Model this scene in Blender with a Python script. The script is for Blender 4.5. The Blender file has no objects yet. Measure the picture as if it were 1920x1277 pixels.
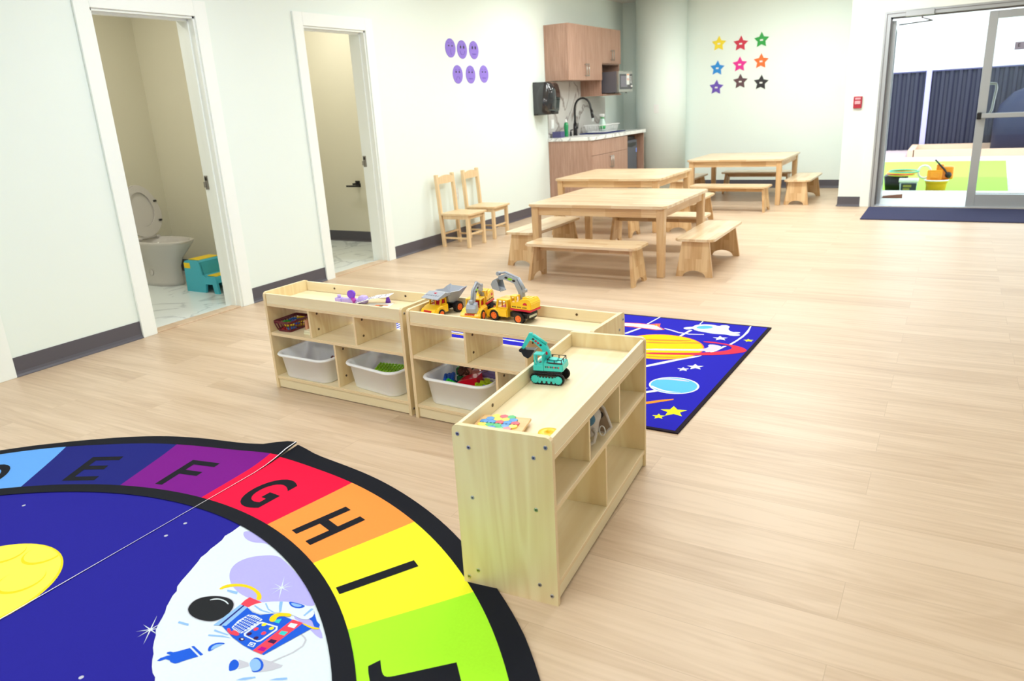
import bpy, bmesh, math, random
from mathutils import Vector, Matrix
random.seed(7)
PI = math.pi
SC = bpy.context.scene
COL = SC.collection

# ---------------------------------------------------------------- camera
cam_data = bpy.data.cameras.new('camera')
cam = bpy.data.objects.new('camera', cam_data)
COL.objects.link(cam)
SC.camera = cam
F_PX, PITCH, ROLL, YAW = 1386.5, math.radians(17.489), math.radians(-3.266), math.radians(-30.908)
cam_data.sensor_fit = 'HORIZONTAL'
cam_data.sensor_width = 36.0
cam_data.lens = 36.0 * F_PX / 1920.0
cam_data.dof.use_dof = True
cam_data.dof.focus_distance = 2.9
cam_data.dof.aperture_fstop = 4.0
cam_data.clip_start = 0.05
cam_data.clip_end = 200
_fw = Vector((math.sin(YAW) * math.cos(PITCH), math.cos(YAW) * math.cos(PITCH), -math.sin(PITCH)))
_r0 = Vector((math.cos(YAW), -math.sin(YAW), 0))
_u0 = _r0.cross(_fw)
_r = _r0 * math.cos(ROLL) + _u0 * math.sin(ROLL)
_u = -_r0 * math.sin(ROLL) + _u0 * math.cos(ROLL)
cam.matrix_world = Matrix(((_r.x, _u.x, -_fw.x, 4.589), (_r.y, _u.y, -_fw.y, 0.0), (_r.z, _u.z, -_fw.z, 1.342), (0, 0, 0, 1)))

# ---------------------------------------------------------------- world, lights, exposure
world = bpy.data.worlds.new('sky')
SC.world = world
world.use_nodes = True
_bg = world.node_tree.nodes['Background']
_bg.inputs['Color'].default_value = (0.80, 0.93, 1.0, 1)
_bg.inputs['Strength'].default_value = 3.0

sun_data = bpy.data.lights.new('sun', 'SUN')
sun_data.energy = 2.5
sun_data.angle = 0.02
sun_data.color = (1.0, 0.97, 0.92)
sun = bpy.data.objects.new('sun', sun_data)
COL.objects.link(sun)
sun.rotation_euler = (math.radians(42), 0, math.radians(25))

def area(name, loc, sx, sy, power, col=(1, 1, 1), rot=(0, 0, 0)):
    d = bpy.data.lights.new(name, 'AREA')
    d.shape = 'RECTANGLE'; d.size = sx; d.size_y = sy; d.energy = power; d.color = col
    o = bpy.data.objects.new(name, d); COL.objects.link(o)
    o.location = loc; o.rotation_euler = rot
    return o
LC = (0.96, 1.0, 0.97)
for _x, _p in ((1.5, 26), (3.4, 36), (6.4, 9)):
    for _y in (-1.9, 0.6, 3.1, 5.6, 8.1):
        area('ceiling_light', (_x, _y, 2.72), 1.2, 0.6, _p * {-1.9: 0.72, 0.6: 0.76, 3.1: 0.84, 5.6: 0.86, 8.1: 1.45}[_y], LC)
area('ceiling_light', (2.7, 9.9, 2.72), 1.2, 0.6, 32, LC)
area('bathroom_light', (-1.0, 3.2, 2.6), 0.3, 0.3, 15, (1.0, 0.96, 0.84))
area('bathroom_light', (-1.0, 5.5, 2.6), 0.3, 0.3, 15, (1.0, 0.96, 0.84))

SC.view_settings.view_transform = 'Standard'
SC.view_settings.look = 'None'
SC.view_settings.gamma = 1.0
SC.view_settings.use_curve_mapping = False
SC.view_settings.exposure = 0.03
SC.cycles.use_denoising = True
SC.cycles.max_bounces = 8
SC.cycles.diffuse_bounces = 4
SC.cycles.sample_clamp_indirect = 4.0

# ---------------------------------------------------------------- materials
def lin(c):
    return tuple(((v / 255) / 12.92 if v / 255 <= 0.04045 else ((v / 255 + 0.055) / 1.055) ** 2.4) for v in c[:3]) + (1.0,)

def mat(name, rgb, rough=0.5, metal=0.0, spec=0.5, coat=0.0, var=0.0, vscale=8.0, bump=0.0, bscale=200.0, trans=0.0, alpha=1.0):
    m = bpy.data.materials.new(name)
    m.use_nodes = True
    nt = m.node_tree
    b = nt.nodes['Principled BSDF']
    b.inputs['Base Color'].default_value = lin(rgb)
    b.inputs['Roughness'].default_value = rough
    b.inputs['Metallic'].default_value = metal
    b.inputs['Specular IOR Level'].default_value = spec
    b.inputs['Coat Weight'].default_value = coat
    b.inputs['Transmission Weight'].default_value = trans
    b.inputs['Alpha'].default_value = alpha
    tc = nt.nodes.new('ShaderNodeTexCoord')
    if var:
        n = nt.nodes.new('ShaderNodeTexNoise'); n.inputs['Scale'].default_value = vscale; n.inputs['Detail'].default_value = 4
        nt.links.new(tc.outputs['Object'], n.inputs['Vector'])
        mx = nt.nodes.new('ShaderNodeMixRGB'); mx.blend_type = 'MULTIPLY'; mx.inputs['Fac'].default_value = 1
        mr = nt.nodes.new('ShaderNodeMapRange'); mr.inputs['To Min'].default_value = 1 - var; mr.inputs['To Max'].default_value = 1 + var
        nt.links.new(n.outputs['Fac'], mr.inputs['Value'])
        mx.inputs['Color1'].default_value = lin(rgb)
        nt.links.new(mr.outputs['Result'], mx.inputs['Color2'])
        nt.links.new(mx.outputs['Color'], b.inputs['Base Color'])
    if bump:
        n2 = nt.nodes.new('ShaderNodeTexNoise'); n2.inputs['Scale'].default_value = bscale; n2.inputs['Detail'].default_value = 3
        nt.links.new(tc.outputs['Object'], n2.inputs['Vector'])
        bp = nt.nodes.new('ShaderNodeBump'); bp.inputs['Strength'].default_value = bump; bp.inputs['Distance'].default_value = 0.002
        nt.links.new(n2.outputs['Fac'], bp.inputs['Height'])
        nt.links.new(bp.outputs['Normal'], b.inputs['Normal'])
    return m

def grain_mat(name, c1, c2, axis='x', scale=1.0, rough=0.45, coat=0.0, amount=1.0, staves=None, ring=0.5):
    """wood with grain running along the given object axis; staves=(length,width) adds butcher-block strips"""
    m = bpy.data.materials.new(name); m.use_nodes = True
    nt = m.node_tree; L = nt.links
    b = nt.nodes['Principled BSDF']; b.inputs['Roughness'].default_value = rough; b.inputs['Coat Weight'].default_value = coat
    b.inputs['Coat Roughness'].default_value = 0.25
    tc = nt.nodes.new('ShaderNodeTexCoord')
    sep = nt.nodes.new('ShaderNodeSeparateXYZ'); L.new(tc.outputs['Object'], sep.inputs[0])
    comb = nt.nodes.new('ShaderNodeCombineXYZ')
    order = {'x': (0, 1, 2), 'y': (1, 0, 2), 'z': (2, 1, 0)}[axis[0]]
    # comb.x = along grain, comb.y, comb.z across
    for k in range(3):
        L.new(sep.outputs[order[k]], comb.inputs[k])
    add = None
    if staves:
        # rows across: sum of the two cross coordinates for plates seen on any side
        s2 = nt.nodes.new('ShaderNodeCombineXYZ')
        L.new(sep.outputs[order[0]], s2.inputs[0])
        cross = axis[1] if len(axis) > 1 else None
        idx = {'x': 0, 'y': 1, 'z': 2}[cross] if cross else order[1]
        L.new(sep.outputs[idx], s2.inputs[1])
        br = nt.nodes.new('ShaderNodeTexBrick'); br.offset = 0.37; br.offset_frequency = 2
        br.inputs['Scale'].default_value = 1.0; br.inputs['Mortar Size'].default_value = 0.0
        br.inputs['Brick Width'].default_value = staves[0]; br.inputs['Row Height'].default_value = staves[1]
        br.inputs['Color1'].default_value = (0, 0, 0, 1); br.inputs['Color2'].default_value = (1, 1, 1, 1)
        off = nt.nodes.new('ShaderNodeVectorMath'); off.operation = 'ADD'; off.inputs[1].default_value = (10, 10, 0)
        L.new(s2.outputs[0], off.inputs[0]); L.new(off.outputs[0], br.inputs['Vector'])
        add = br
    mp = nt.nodes.new('ShaderNodeMapping'); mp.inputs['Scale'].default_value = (1.3 * scale, 26 * scale, 26 * scale)
    L.new(comb.outputs[0], mp.inputs['Vector'])
    n1 = nt.nodes.new('ShaderNodeTexNoise'); n1.inputs['Scale'].default_value = 1.0; n1.inputs['Detail'].default_value = 6; n1.inputs['Distortion'].default_value = 0.6
    L.new(mp.outputs[0], n1.inputs['Vector'])
    mp2 = nt.nodes.new('ShaderNodeMapping'); mp2.inputs['Scale'].default_value = (0.9 * scale, 7 * scale, 7 * scale)
    L.new(comb.outputs[0], mp2.inputs['Vector'])
    n2 = nt.nodes.new('ShaderNodeTexNoise'); n2.inputs['Scale'].default_value = 1.0; n2.inputs['Detail'].default_value = 2; n2.inputs['Distortion'].default_value = 1.2
    L.new(mp2.outputs[0], n2.inputs['Vector'])
    # cathedral rings from the low noise
    mul = nt.nodes.new('ShaderNodeMath'); mul.operation = 'MULTIPLY'; mul.inputs[1].default_value = 46.0
    L.new(n2.outputs['Fac'], mul.inputs[0])
    sn = nt.nodes.new('ShaderNodeMath'); sn.operation = 'SINE'; L.new(mul.outputs[0], sn.inputs[0])
    s3 = nt.nodes.new('ShaderNodeMath'); s3.operation = 'MULTIPLY'; s3.inputs[1].default_value = 0.10 * ring; L.new(sn.outputs[0], s3.inputs[0])
    a1 = nt.nodes.new('ShaderNodeMath'); a1.operation = 'ADD'; L.new(n1.outputs['Fac'], a1.inputs[0]); L.new(s3.outputs[0], a1.inputs[1])
    last = a1
    if add:
        s4 = nt.nodes.new('ShaderNodeMath'); s4.operation = 'MULTIPLY_ADD'; s4.inputs[1].default_value = 0.36; 
        L.new(add.outputs['Color'], s4.inputs[0]); L.new(a1.outputs[0], s4.inputs[2])
        s5 = nt.nodes.new('ShaderNodeMath'); s5.operation = 'SUBTRACT'; s5.inputs[1].default_value = 0.18; L.new(s4.outputs[0], s5.inputs[0])
        last = s5
    rp = nt.nodes.new('ShaderNodeValToRGB')
    rp.color_ramp.elements[0].position = 0.5 - 0.30 / amount; rp.color_ramp.elements[0].color = lin(c2)
    rp.color_ramp.elements[1].position = 0.5 + 0.22 / amount; rp.color_ramp.elements[1].color = lin(c1)
    L.new(last.outputs[0], rp.inputs['Fac'])
    L.new(rp.outputs['Color'], b.inputs['Base Color'])
    return m

def floor_mat():
    m = bpy.data.materials.new('vinyl_planks'); m.use_nodes = True
    nt = m.node_tree; L = nt.links; b = nt.nodes['Principled BSDF']
    tc = nt.nodes.new('ShaderNodeTexCoord')
    br = nt.nodes.new('ShaderNodeTexBrick'); br.offset = 0.41; br.offset_frequency = 2
    br.inputs['Scale'].default_value = 1; br.inputs['Brick Width'].default_value = 1.24; br.inputs['Row Height'].default_value = 0.182
    br.inputs['Mortar Size'].default_value = 0.0012; br.inputs['Mortar Smooth'].default_value = 0.6
    br.inputs['Color1'].default_value = (0, 0, 0, 1); br.inputs['Color2'].default_value = (1, 1, 1, 1); br.inputs['Mortar'].default_value = (0.5, 0.5, 0.5, 1)
    L.new(tc.outputs['Object'], br.inputs['Vector'])
    # offset the grain per plank
    sc = nt.nodes.new('ShaderNodeVectorMath'); sc.operation = 'SCALE'; sc.inputs['Scale'].default_value = 9.0
    L.new(br.outputs['Color'], sc.inputs[0])
    ad = nt.nodes.new('ShaderNodeVectorMath'); ad.operation = 'ADD'; L.new(tc.outputs['Object'], ad.inputs[0]); L.new(sc.outputs[0], ad.inputs[1])
    def noise(sx, sy, det, dist):
        mp = nt.nodes.new('ShaderNodeMapping'); mp.inputs['Scale'].default_value = (sx, sy, 1); L.new(ad.outputs[0], mp.inputs['Vector'])
        n = nt.nodes.new('ShaderNodeTexNoise'); n.inputs['Scale'].default_value = 1; n.inputs['Detail'].default_value = det; n.inputs['Distortion'].default_value = dist
        L.new(mp.outputs[0], n.inputs['Vector']); return n
    n1 = noise(2.2, 60, 6, 0.3); n2 = noise(0.7, 5.5, 3, 1.0)
    mul = nt.nodes.new('ShaderNodeMath'); mul.operation = 'MULTIPLY'; mul.inputs[1].default_value = 60; L.new(n2.outputs['Fac'], mul.inputs[0])
    sn = nt.nodes.new('ShaderNodeMath'); sn.operation = 'SINE'; L.new(mul.outputs[0], sn.inputs[0])
    a = nt.nodes.new('ShaderNodeMath'); a.operation = 'MULTIPLY_ADD'; a.inputs[1].default_value = 0.035; L.new(sn.outputs[0], a.inputs[0])
    n1s = nt.nodes.new('ShaderNodeMath'); n1s.operation = 'MULTIPLY_ADD'; n1s.inputs[1].default_value = 0.55; n1s.inputs[2].default_value = 0.225; L.new(n1.outputs['Fac'], n1s.inputs[0]); L.new(n1s.outputs[0], a.inputs[2])
    a2 = nt.nodes.new('ShaderNodeMath'); a2.operation = 'MULTIPLY_ADD'; a2.inputs[1].default_value = 0.62; L.new(n2.outputs['Fac'], a2.inputs[0]); L.new(a.outputs[0], a2.inputs[2])
    a3 = nt.nodes.new('ShaderNodeMath'); a3.operation = 'MULTIPLY_ADD'; a3.inputs[1].default_value = 0.13; L.new(br.outputs['Color'], a3.inputs[0]); L.new(a2.outputs[0], a3.inputs[2])
    rp = nt.nodes.new('ShaderNodeValToRGB')
    e = rp.color_ramp.elements
    e[0].position = 0.52; e[0].color = lin((180, 150, 124))
    e[1].position = 1.05; e[1].color = lin((216, 192, 166))
    k = e.new(0.75); k.color = lin((200, 174, 146))
    L.new(a3.outputs[0], rp.inputs['Fac'])
    # fine seams
    mx = nt.nodes.new('ShaderNodeMixRGB'); mx.blend_type = 'MULTIPLY'; mx.inputs['Color2'].default_value = (0.80, 0.77, 0.74, 1)
    L.new(br.outputs['Fac'], mx.inputs['Fac']); L.new(rp.outputs['Color'], mx.inputs['Color1'])
    L.new(mx.outputs['Color'], b.inputs['Base Color'])
    b.inputs['Roughness'].default_value = 0.38
    b.inputs['Specular IOR Level'].default_value = 0.5
    bp = nt.nodes.new('ShaderNodeBump'); bp.inputs['Strength'].default_value = 0.08; bp.inputs['Distance'].default_value = 0.002
    L.new(n1.outputs['Fac'], bp.inputs['Height']); L.new(bp.outputs['Normal'], b.inputs['Normal'])
    return m

def marble_mat(name, base, vein, scale=2.0, rough=0.25, tile=None):
    m = bpy.data.materials.new(name); m.use_nodes = True
    nt = m.node_tree; L = nt.links; b = nt.nodes['Principled BSDF']; b.inputs['Roughness'].default_value = rough
    tc = nt.nodes.new('ShaderNodeTexCoord')
    n = nt.nodes.new('ShaderNodeTexNoise'); n.inputs['Scale'].default_value = scale; n.inputs['Detail'].default_value = 7; n.inputs['Distortion'].default_value = 1.6
    L.new(tc.outputs['Object'], n.inputs['Vector'])
    rp = nt.nodes.new('ShaderNodeValToRGB'); e = rp.color_ramp.elements
    e[0].position = 0.40; e[0].color = lin(base); e[1].position = 0.60; e[1].color = lin(base)
    k = e.new(0.47); k.color = lin(base); k = e.new(0.5); k.color = lin(vein); k = e.new(0.53); k.color = lin(base)
    L.new(n.outputs['Fac'], rp.inputs['Fac'])
    L.new(rp.outputs['Color'], b.inputs['Base Color'])
    return m

def stripe_mat(name, c1, c2, axis, freq, rough=0.6, lo=0.35, hi=0.65):
    m = bpy.data.materials.new(name); m.use_nodes = True
    nt = m.node_tree; L = nt.links; b = nt.nodes['Principled BSDF']; b.inputs['Roughness'].default_value = rough
    tc = nt.nodes.new('ShaderNodeTexCoord'); sep = nt.nodes.new('ShaderNodeSeparateXYZ'); L.new(tc.outputs['Object'], sep.inputs[0])
    mu = nt.nodes.new('ShaderNodeMath'); mu.operation = 'MULTIPLY'; mu.inputs[1].default_value = freq * 2 * PI; L.new(sep.outputs['XYZ'.index(axis)], mu.inputs[0])
    s = nt.nodes.new('ShaderNodeMath'); s.operation = 'SINE'; L.new(mu.outputs[0], s.inputs[0])
    mr = nt.nodes.new('ShaderNodeMapRange'); mr.inputs['From Min'].default_value = -1; L.new(s.outputs[0], mr.inputs['Value'])
    rp = nt.nodes.new('ShaderNodeValToRGB'); rp.color_ramp.elements[0].position = lo; rp.color_ramp.elements[1].position = hi
    rp.color_ramp.elements[0].color = lin(c1); rp.color_ramp.elements[1].color = lin(c2)
    L.new(mr.outputs[0], rp.inputs['Fac']); L.new(rp.outputs['Color'], b.inputs['Base Color'])
    return m

M = {}
M['wall'] = mat('wall_paint', (237, 248, 244), 0.7, bump=0.05, bscale=400)
M['bath_wall'] = mat('wall_paint_warm_light', (226, 222, 204), 0.7)  # same paint as the room, warm bathroom light tinted into the colour
M['trim'] = mat('trim_paint', (246, 252, 250), 0.4)
M['ceiling'] = mat('ceiling_paint', (235, 232, 226), 0.8)
M['floor'] = floor_mat()
M['tile'] = marble_mat('marble_floor_tile', (232, 240, 240), (196, 204, 208), 1.6, 0.2)
M['base'] = mat('rubber_baseboard', (86, 84, 94), 0.35)
M['birch'] = grain_mat('birch_plywood', (246, 232, 198), (234, 214, 172), 'x', 0.9, 0.4, 0.15, 0.8)
M['birch_z'] = grain_mat('birch_plywood_shaded', (244, 226, 182), (230, 204, 152), 'z', 0.7, 0.4, 0.15, 0.9, ring=1.6)  # same birch; warm shade on the upright faces put into its colour
M['ply_edge'] = stripe_mat('plywood_edge', (228, 196, 150), (246, 228, 190), 'Z', 190, 0.5)
M['ply_edge_y'] = stripe_mat('plywood_edge_upright', (228, 196, 150), (246, 228, 190), 'X', 190, 0.5)
M['screw'] = mat('screw_steel', (170, 172, 182), 0.3, 1.0)
M['screw_dark'] = mat('screw_bronze', (112, 92, 70), 0.35, 0.9)
M['recess'] = mat('screw_recess', (40, 36, 34), 0.6)
M['rub_x'] = grain_mat('rubberwood_board', (240, 218, 182), (214, 176, 130), 'xy', 1.0, 0.3, 0.4, 0.95, (0.34, 0.045), 0.2)
M['rub_y'] = grain_mat('rubberwood_board_lengthways', (240, 216, 176), (218, 180, 132), 'yx', 1.0, 0.3, 0.4, 0.75, (0.34, 0.045), 0.2)
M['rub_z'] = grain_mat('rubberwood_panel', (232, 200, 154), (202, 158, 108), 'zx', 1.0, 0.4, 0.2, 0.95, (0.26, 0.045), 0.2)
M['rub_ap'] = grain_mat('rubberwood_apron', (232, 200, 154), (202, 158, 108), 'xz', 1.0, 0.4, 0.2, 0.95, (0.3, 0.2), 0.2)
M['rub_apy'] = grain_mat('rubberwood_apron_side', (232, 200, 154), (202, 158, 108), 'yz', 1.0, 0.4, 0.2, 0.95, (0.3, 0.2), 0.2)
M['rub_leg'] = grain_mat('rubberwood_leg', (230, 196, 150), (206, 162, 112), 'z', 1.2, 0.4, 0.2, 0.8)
M['chair_wood'] = grain_mat('beech_chair', (240, 214, 172), (224, 190, 142), 'z', 1.2, 0.4, 0.2, 0.8)
M['oak'] = grain_mat('walnut_laminate', (188, 152, 134), (160, 122, 104), 'z', 2.2, 0.5, 0.0, 1.2, ring=0.2)
M['white_plastic'] = mat('white_plastic', (246, 248, 252), 0.35, bump=0.08, bscale=600)
M['white'] = mat('plain_white', (240, 242, 242), 0.4)
M['porcelain'] = mat('porcelain', (206, 202, 198), 0.12, coat=0.5)
M['black'] = mat('black_plastic', (18, 18, 22), 0.35)
M['black_gloss'] = mat('black_gloss_plastic', (30, 30, 36), 0.12, coat=0.6)
M['steel'] = mat('stainless', (176, 176, 172), 0.3, 0.8)
M['alu'] = mat('anodised_aluminium', (184, 188, 194), 0.35, 0.55)
M['alu_dark'] = mat('aluminium_groove', (120, 116, 118), 0.4, 0.4)
M['glass'] = None
M['hinge'] = mat('brushed_strike_plate', (160, 158, 156), 0.35, 0.8)
M['counter'] = marble_mat('marble_laminate', (240, 242, 240), (186, 184, 184), 2.2, 0.25)
M['splash'] = marble_mat('marble_splashback', (204, 201, 198), (138, 126, 122), 1.1, 0.2)
def glass():
    m = bpy.data.materials.new('clear_glass'); m.use_nodes = True
    nt = m.node_tree; L = nt.links
    for n in list(nt.nodes): nt.nodes.remove(n)
    o = nt.nodes.new('ShaderNodeOutputMaterial'); t = nt.nodes.new('ShaderNodeBsdfTransparent'); g = nt.nodes.new('ShaderNodeBsdfGlossy')
    t.inputs['Color'].default_value = (0.93, 0.96, 0.97, 1); g.inputs['Roughness'].default_value = 0.02
    fr = nt.nodes.new('ShaderNodeFresnel'); fr.inputs['IOR'].default_value = 1.5
    mx = nt.nodes.new('ShaderNodeMixShader')
    L.new(fr.outputs[0], mx.inputs[0]); L.new(t.outputs[0], mx.inputs[1]); L.new(g.outputs[0], mx.inputs[2]); L.new(mx.outputs[0], o.inputs[0])
    return m
M['glass'] = glass()
_cm = {}
def cmat(rgb, rough=0.35, coat=0.2):
    k = (tuple(rgb), rough)
    if k not in _cm:
        _cm[k] = mat('plastic_%02x%02x%02x' % tuple(rgb), rgb, rough, coat=coat, var=0.03, vscale=30)
    return _cm[k]
def cloth(rgb, name):
    return mat(name, rgb, 0.9, spec=0.15, var=0.05, vscale=120, bump=0.25, bscale=900)

# ---------------------------------------------------------------- mesh builder
class MB:
    def __init__(s): s.bm = bmesh.new()
    def _mi(s, fs, mi, sm=False):
        for f in fs: f.material_index = mi; f.smooth = sm
    def box(s, a, b, mi=0, bev=0.0, M4=None, seg=2):
        r = bmesh.ops.create_cube(s.bm, size=1.0)
        vs = r['verts']
        c = [(a[i] + b[i]) / 2 for i in range(3)]; d = [abs(b[i] - a[i]) for i in range(3)]
        for v in vs: v.co = Vector((v.co.x * d[0] + c[0], v.co.y * d[1] + c[1], v.co.z * d[2] + c[2]))
        fs = set(f for v in vs for f in v.link_faces)
        s._mi(fs, mi)
        if bev > 0:
            es = list(set(e for v in vs for e in v.link_edges))
            q = bmesh.ops.bevel(s.bm, geom=es, offset=min(bev, min(d) * 0.45), segments=seg, profile=0.5, affect='EDGES')
            for f in q['faces']: f.material_index = mi
            vs = list(set(v for f in q['faces'] for v in f.verts) | set(v for v in vs if v.is_valid))
        if M4 is not None:
            for v in vs: v.co = M4 @ v.co
        return vs
    def xform(s, vs, M4):
        for v in vs: v.co = M4 @ v.co
    def tube(s, pts, r, seg=10, mi=0, cap=True, closed=False, sm=True):
        pts = [Vector(p) for p in pts]; n = len(pts)
        rs = r if isinstance(r, (list, tuple)) else [r] * n
        rings = []; prev = None
        for i, p in enumerate(pts):
            if closed: t = (pts[(i + 1) % n] - pts[i - 1])
            else: t = (pts[min(i + 1, n - 1)] - pts[max(i - 1, 0)])
            t.normalize()
            if prev is None:
                up = Vector((0, 0, 1)) if abs(t.z) < 0.9 else Vector((1, 0, 0))
                a = t.cross(up).normalized()
            else:
                a = (prev - t * prev.dot(t)).normalized()
            prev = a; bb = t.cross(a)
            rings.append([s.bm.verts.new(p + (a * math.cos(2 * PI * k / seg) + bb * math.sin(2 * PI * k / seg)) * rs[i]) for k in range(seg)])
        m = n if closed else n - 1
        for i in range(m):
            A, B = rings[i], rings[(i + 1) % n]
            for k in range(seg):
                f = s.bm.faces.new((A[k], A[(k + 1) % seg], B[(k + 1) % seg], B[k])); f.material_index = mi; f.smooth = sm
        if cap and not closed:
            f = s.bm.faces.new(rings[0][::-1]); f.material_index = mi
            f = s.bm.faces.new(rings[-1]); f.material_index = mi
        return [v for r_ in rings for v in r_]
    def cyl(s, p0, p1, r0, r1=None, seg=20, mi=0, sm=True):
        return s.tube([p0, p1], [r0, r0 if r1 is None else r1], seg, mi, True, False, sm)
    def prism(s, pts, d0, d1, plane='xy', mi=0, sm=False, mi_side=None):
        """extrude a 2-D outline; plane xy extrudes z, xz extrudes y, yz extrudes x"""
        def P(u, v, w):
            return {'xy': (u, v, w), 'xz': (u, w, v), 'yz': (w, u, v)}[plane]
        A = [s.bm.verts.new(P(u, v, d0)) for u, v in pts]; B = [s.bm.verts.new(P(u, v, d1)) for u, v in pts]
        fs = [s.bm.faces.new(A[::-1]), s.bm.faces.new(B)]
        s._mi(fs, mi); n = len(pts)
        for i in range(n):
            f = s.bm.faces.new((A[i], A[(i + 1) % n], B[(i + 1) % n], B[i])); f.material_index = mi if mi_side is None else mi_side; f.smooth = sm
        return A + B
    def flat(s, pts, z, mi=0):
        vs = [s.bm.verts.new((q[0], q[1], z)) for q in pts]
        f = s.bm.faces.new(vs); f.material_index = mi
        f.normal_update()
        if f.normal.z < 0: f.normal_flip()
        return vs
    def sphere(s, c, r, mi=0, u=16, v=10):
        rr = r if isinstance(r, (list, tuple)) else (r, r, r)
        q = bmesh.ops.create_uvsphere(s.bm, u_segments=u, v_segments=v, radius=1.0)
        for w in q['verts']: w.co = Vector((w.co.x * rr[0] + c[0], w.co.y * rr[1] + c[1], w.co.z * rr[2] + c[2]))
        s._mi(set(f for w in q['verts'] for f in w.link_faces), mi, True)
        return q['verts']
    def loft(s, loops, mi=0, sm=True, cap0=True, cap1=True):
        rings = [[s.bm.verts.new(p) for p in lp] for lp in loops]; n = len(rings[0])
        for i in range(len(rings) - 1):
            for k in range(n):
                f = s.bm.faces.new((rings[i][k], rings[i][(k + 1) % n], rings[i + 1][(k + 1) % n], rings[i + 1][k])); f.material_index = mi; f.smooth = sm
        if cap0: f = s.bm.faces.new(rings[0][::-1]); f.material_index = mi
        if cap1: f = s.bm.faces.new(rings[-1]); f.material_index = mi
        return [v for r in rings for v in r]
    def lathe(s, prof, c=(0, 0, 0), seg=24, mi=0):
        loops = [[(c[0] + r * math.cos(2 * PI * k / seg), c[1] + r * math.sin(2 * PI * k / seg), c[2] + z) for k in range(seg)] for r, z in prof]
        return s.loft(loops, mi)
    def text(s, body, size, M4, mi=0, thick=0.0, bold=0.0, w=None, h=None):
        cu = bpy.data.curves.new('t', 'FONT'); cu.body = body; cu.size = 1.0; cu.offset = bold; cu.extrude = 0
        cu.align_x = 'LEFT'; cu.resolution_u = 6
        o = bpy.data.objects.new('t', cu); COL.objects.link(o)
        dg = bpy.context.evaluated_depsgraph_get(); me = bpy.data.meshes.new_from_object(o.evaluated_get(dg))
        bpy.data.objects.remove(o); bpy.data.curves.remove(cu)
        xs = [v.co.x for v in me.vertices]; ys = [v.co.y for v in me.vertices]
        if xs:
            x0, x1, y0, y1 = min(xs), max(xs), min(ys), max(ys)
            H = h if h else size; ky = H / max(y1 - y0, 1e-6); kx = (w / max(x1 - x0, 1e-6)) if w else ky
            vs = [s.bm.verts.new(M4 @ Vector(((v.co.x - (x0 + x1) / 2) * kx, (v.co.y - (y0 + y1) / 2) * ky, 0))) for v in me.vertices]
            for pl in me.polygons:
                try:
                    f = s.bm.faces.new([vs[i] for i in pl.vertices]); f.material_index = mi
                except ValueError: pass
        bpy.data.meshes.remove(me)
    def done(s, name, mats, parent=None, loc=None, fixn=True, weld=False):
        if fixn: bmesh.ops.recalc_face_normals(s.bm, faces=s.bm.faces)
        me = bpy.data.meshes.new(name); s.bm.to_mesh(me); s.bm.free()
        for m in (mats if isinstance(mats, (list, tuple)) else [mats]): me.materials.append(m)
        o = bpy.data.objects.new(name, me); COL.objects.link(o)
        if parent is not None: o.parent = parent
        if loc is not None: o.location = loc
        return o

def thing(name, label, cat, loc=(0, 0, 0), rotz=0.0, group=None):
    o = bpy.data.objects.new(name, None); COL.objects.link(o); o.empty_display_size = 0.05
    o.location = loc; o.rotation_euler = (0, 0, rotz); o['label'] = label; o['category'] = cat
    if group: o['group'] = group
    return o
def tag(o, label, cat, group=None, kind=None):
    o['label'] = label; o['category'] = cat
    if group: o['group'] = group
    if kind: o['kind'] = kind
    return o
def struct(o):
    o['kind'] = 'structure'; return o
def dup(root, loc, rotz, label, group=None):
    r = root.copy(); COL.objects.link(r); r.location = loc; r.rotation_euler = (0, 0, rotz); r['label'] = label
    if group: r['group'] = group
    for ch in [o for o in bpy.data.objects if o.parent == root]:
        c = ch.copy(); COL.objects.link(c); c.parent = r
        for g in [o for o in bpy.data.objects if o.parent == ch]:
            d = g.copy(); COL.objects.link(d); d.parent = c
    return r
def bx(name, a, b, m, parent=None, bev=0.0):
    q = MB(); q.box(a, b, 0, bev); return q.done(name, m, parent)
def rrect(w, h, r, n=5, cx=0, cy=0):
    out = []
    for (sx, sy, a0) in ((1, 1, 0), (-1, 1, 90), (-1, -1, 180), (1, -1, 270)):
        for k in range(n + 1):
            a = math.radians(a0 + 90 * k / n)
            out.append((cx + sx * (w / 2 - r) + r * math.cos(a), cy + sy * (h / 2 - r) + r * math.sin(a)))
    return out
def T(x, y, z): return Matrix.Translation((x, y, z))
def RZ(a): return Matrix.Rotation(a, 4, 'Z')
def RX(a): return Matrix.Rotation(a, 4, 'X')
def RY(a): return Matrix.Rotation(a, 4, 'Y')

# ================================================================= ROOM
YB = 11.5      # back wall
XR = 7.6; YF = -3.6; HC = 2.75
WT = 0.165      # partition thickness
def plane_floor(name, x0, x1, y0, y1, z, m, th=0.05):
    q = MB(); q.box((x0, y0, z - th), (x1, y1, z)); return struct(q.done(name, m))
q = MB(); q.box((0.0, YF, -0.05), (XR, 9.65, 0.0)); q.box((0.0, 9.65, -0.05), (3.6, YB, 0.0)); struct(q.done('floor', M['floor']))
q = MB(); q.box((0, YF, HC), (XR, YB, HC + 0.05)); struct(q.done('ceiling', M['ceiling']))

# left wall with three door openings
DOORS = [(1.18, 1.925), (2.938, 3.682), (4.694, 5.442)]
DH = 2.05
q = MB()
ys = [YF] + [v for d in DOORS for v in d] + [YB]
for i in range(0, len(ys), 2): q.box((-WT, ys[i], 0), (0, ys[i + 1], HC))
for a, b in DOORS: q.box((-WT, a, DH), (0, b, HC))
struct(q.done('wall_left', M['wall']))
q = MB(); q.box((-WT, YB, 0), (3.6, YB + 0.12, HC)); struct(q.done('wall_back', M['wall']))
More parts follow.
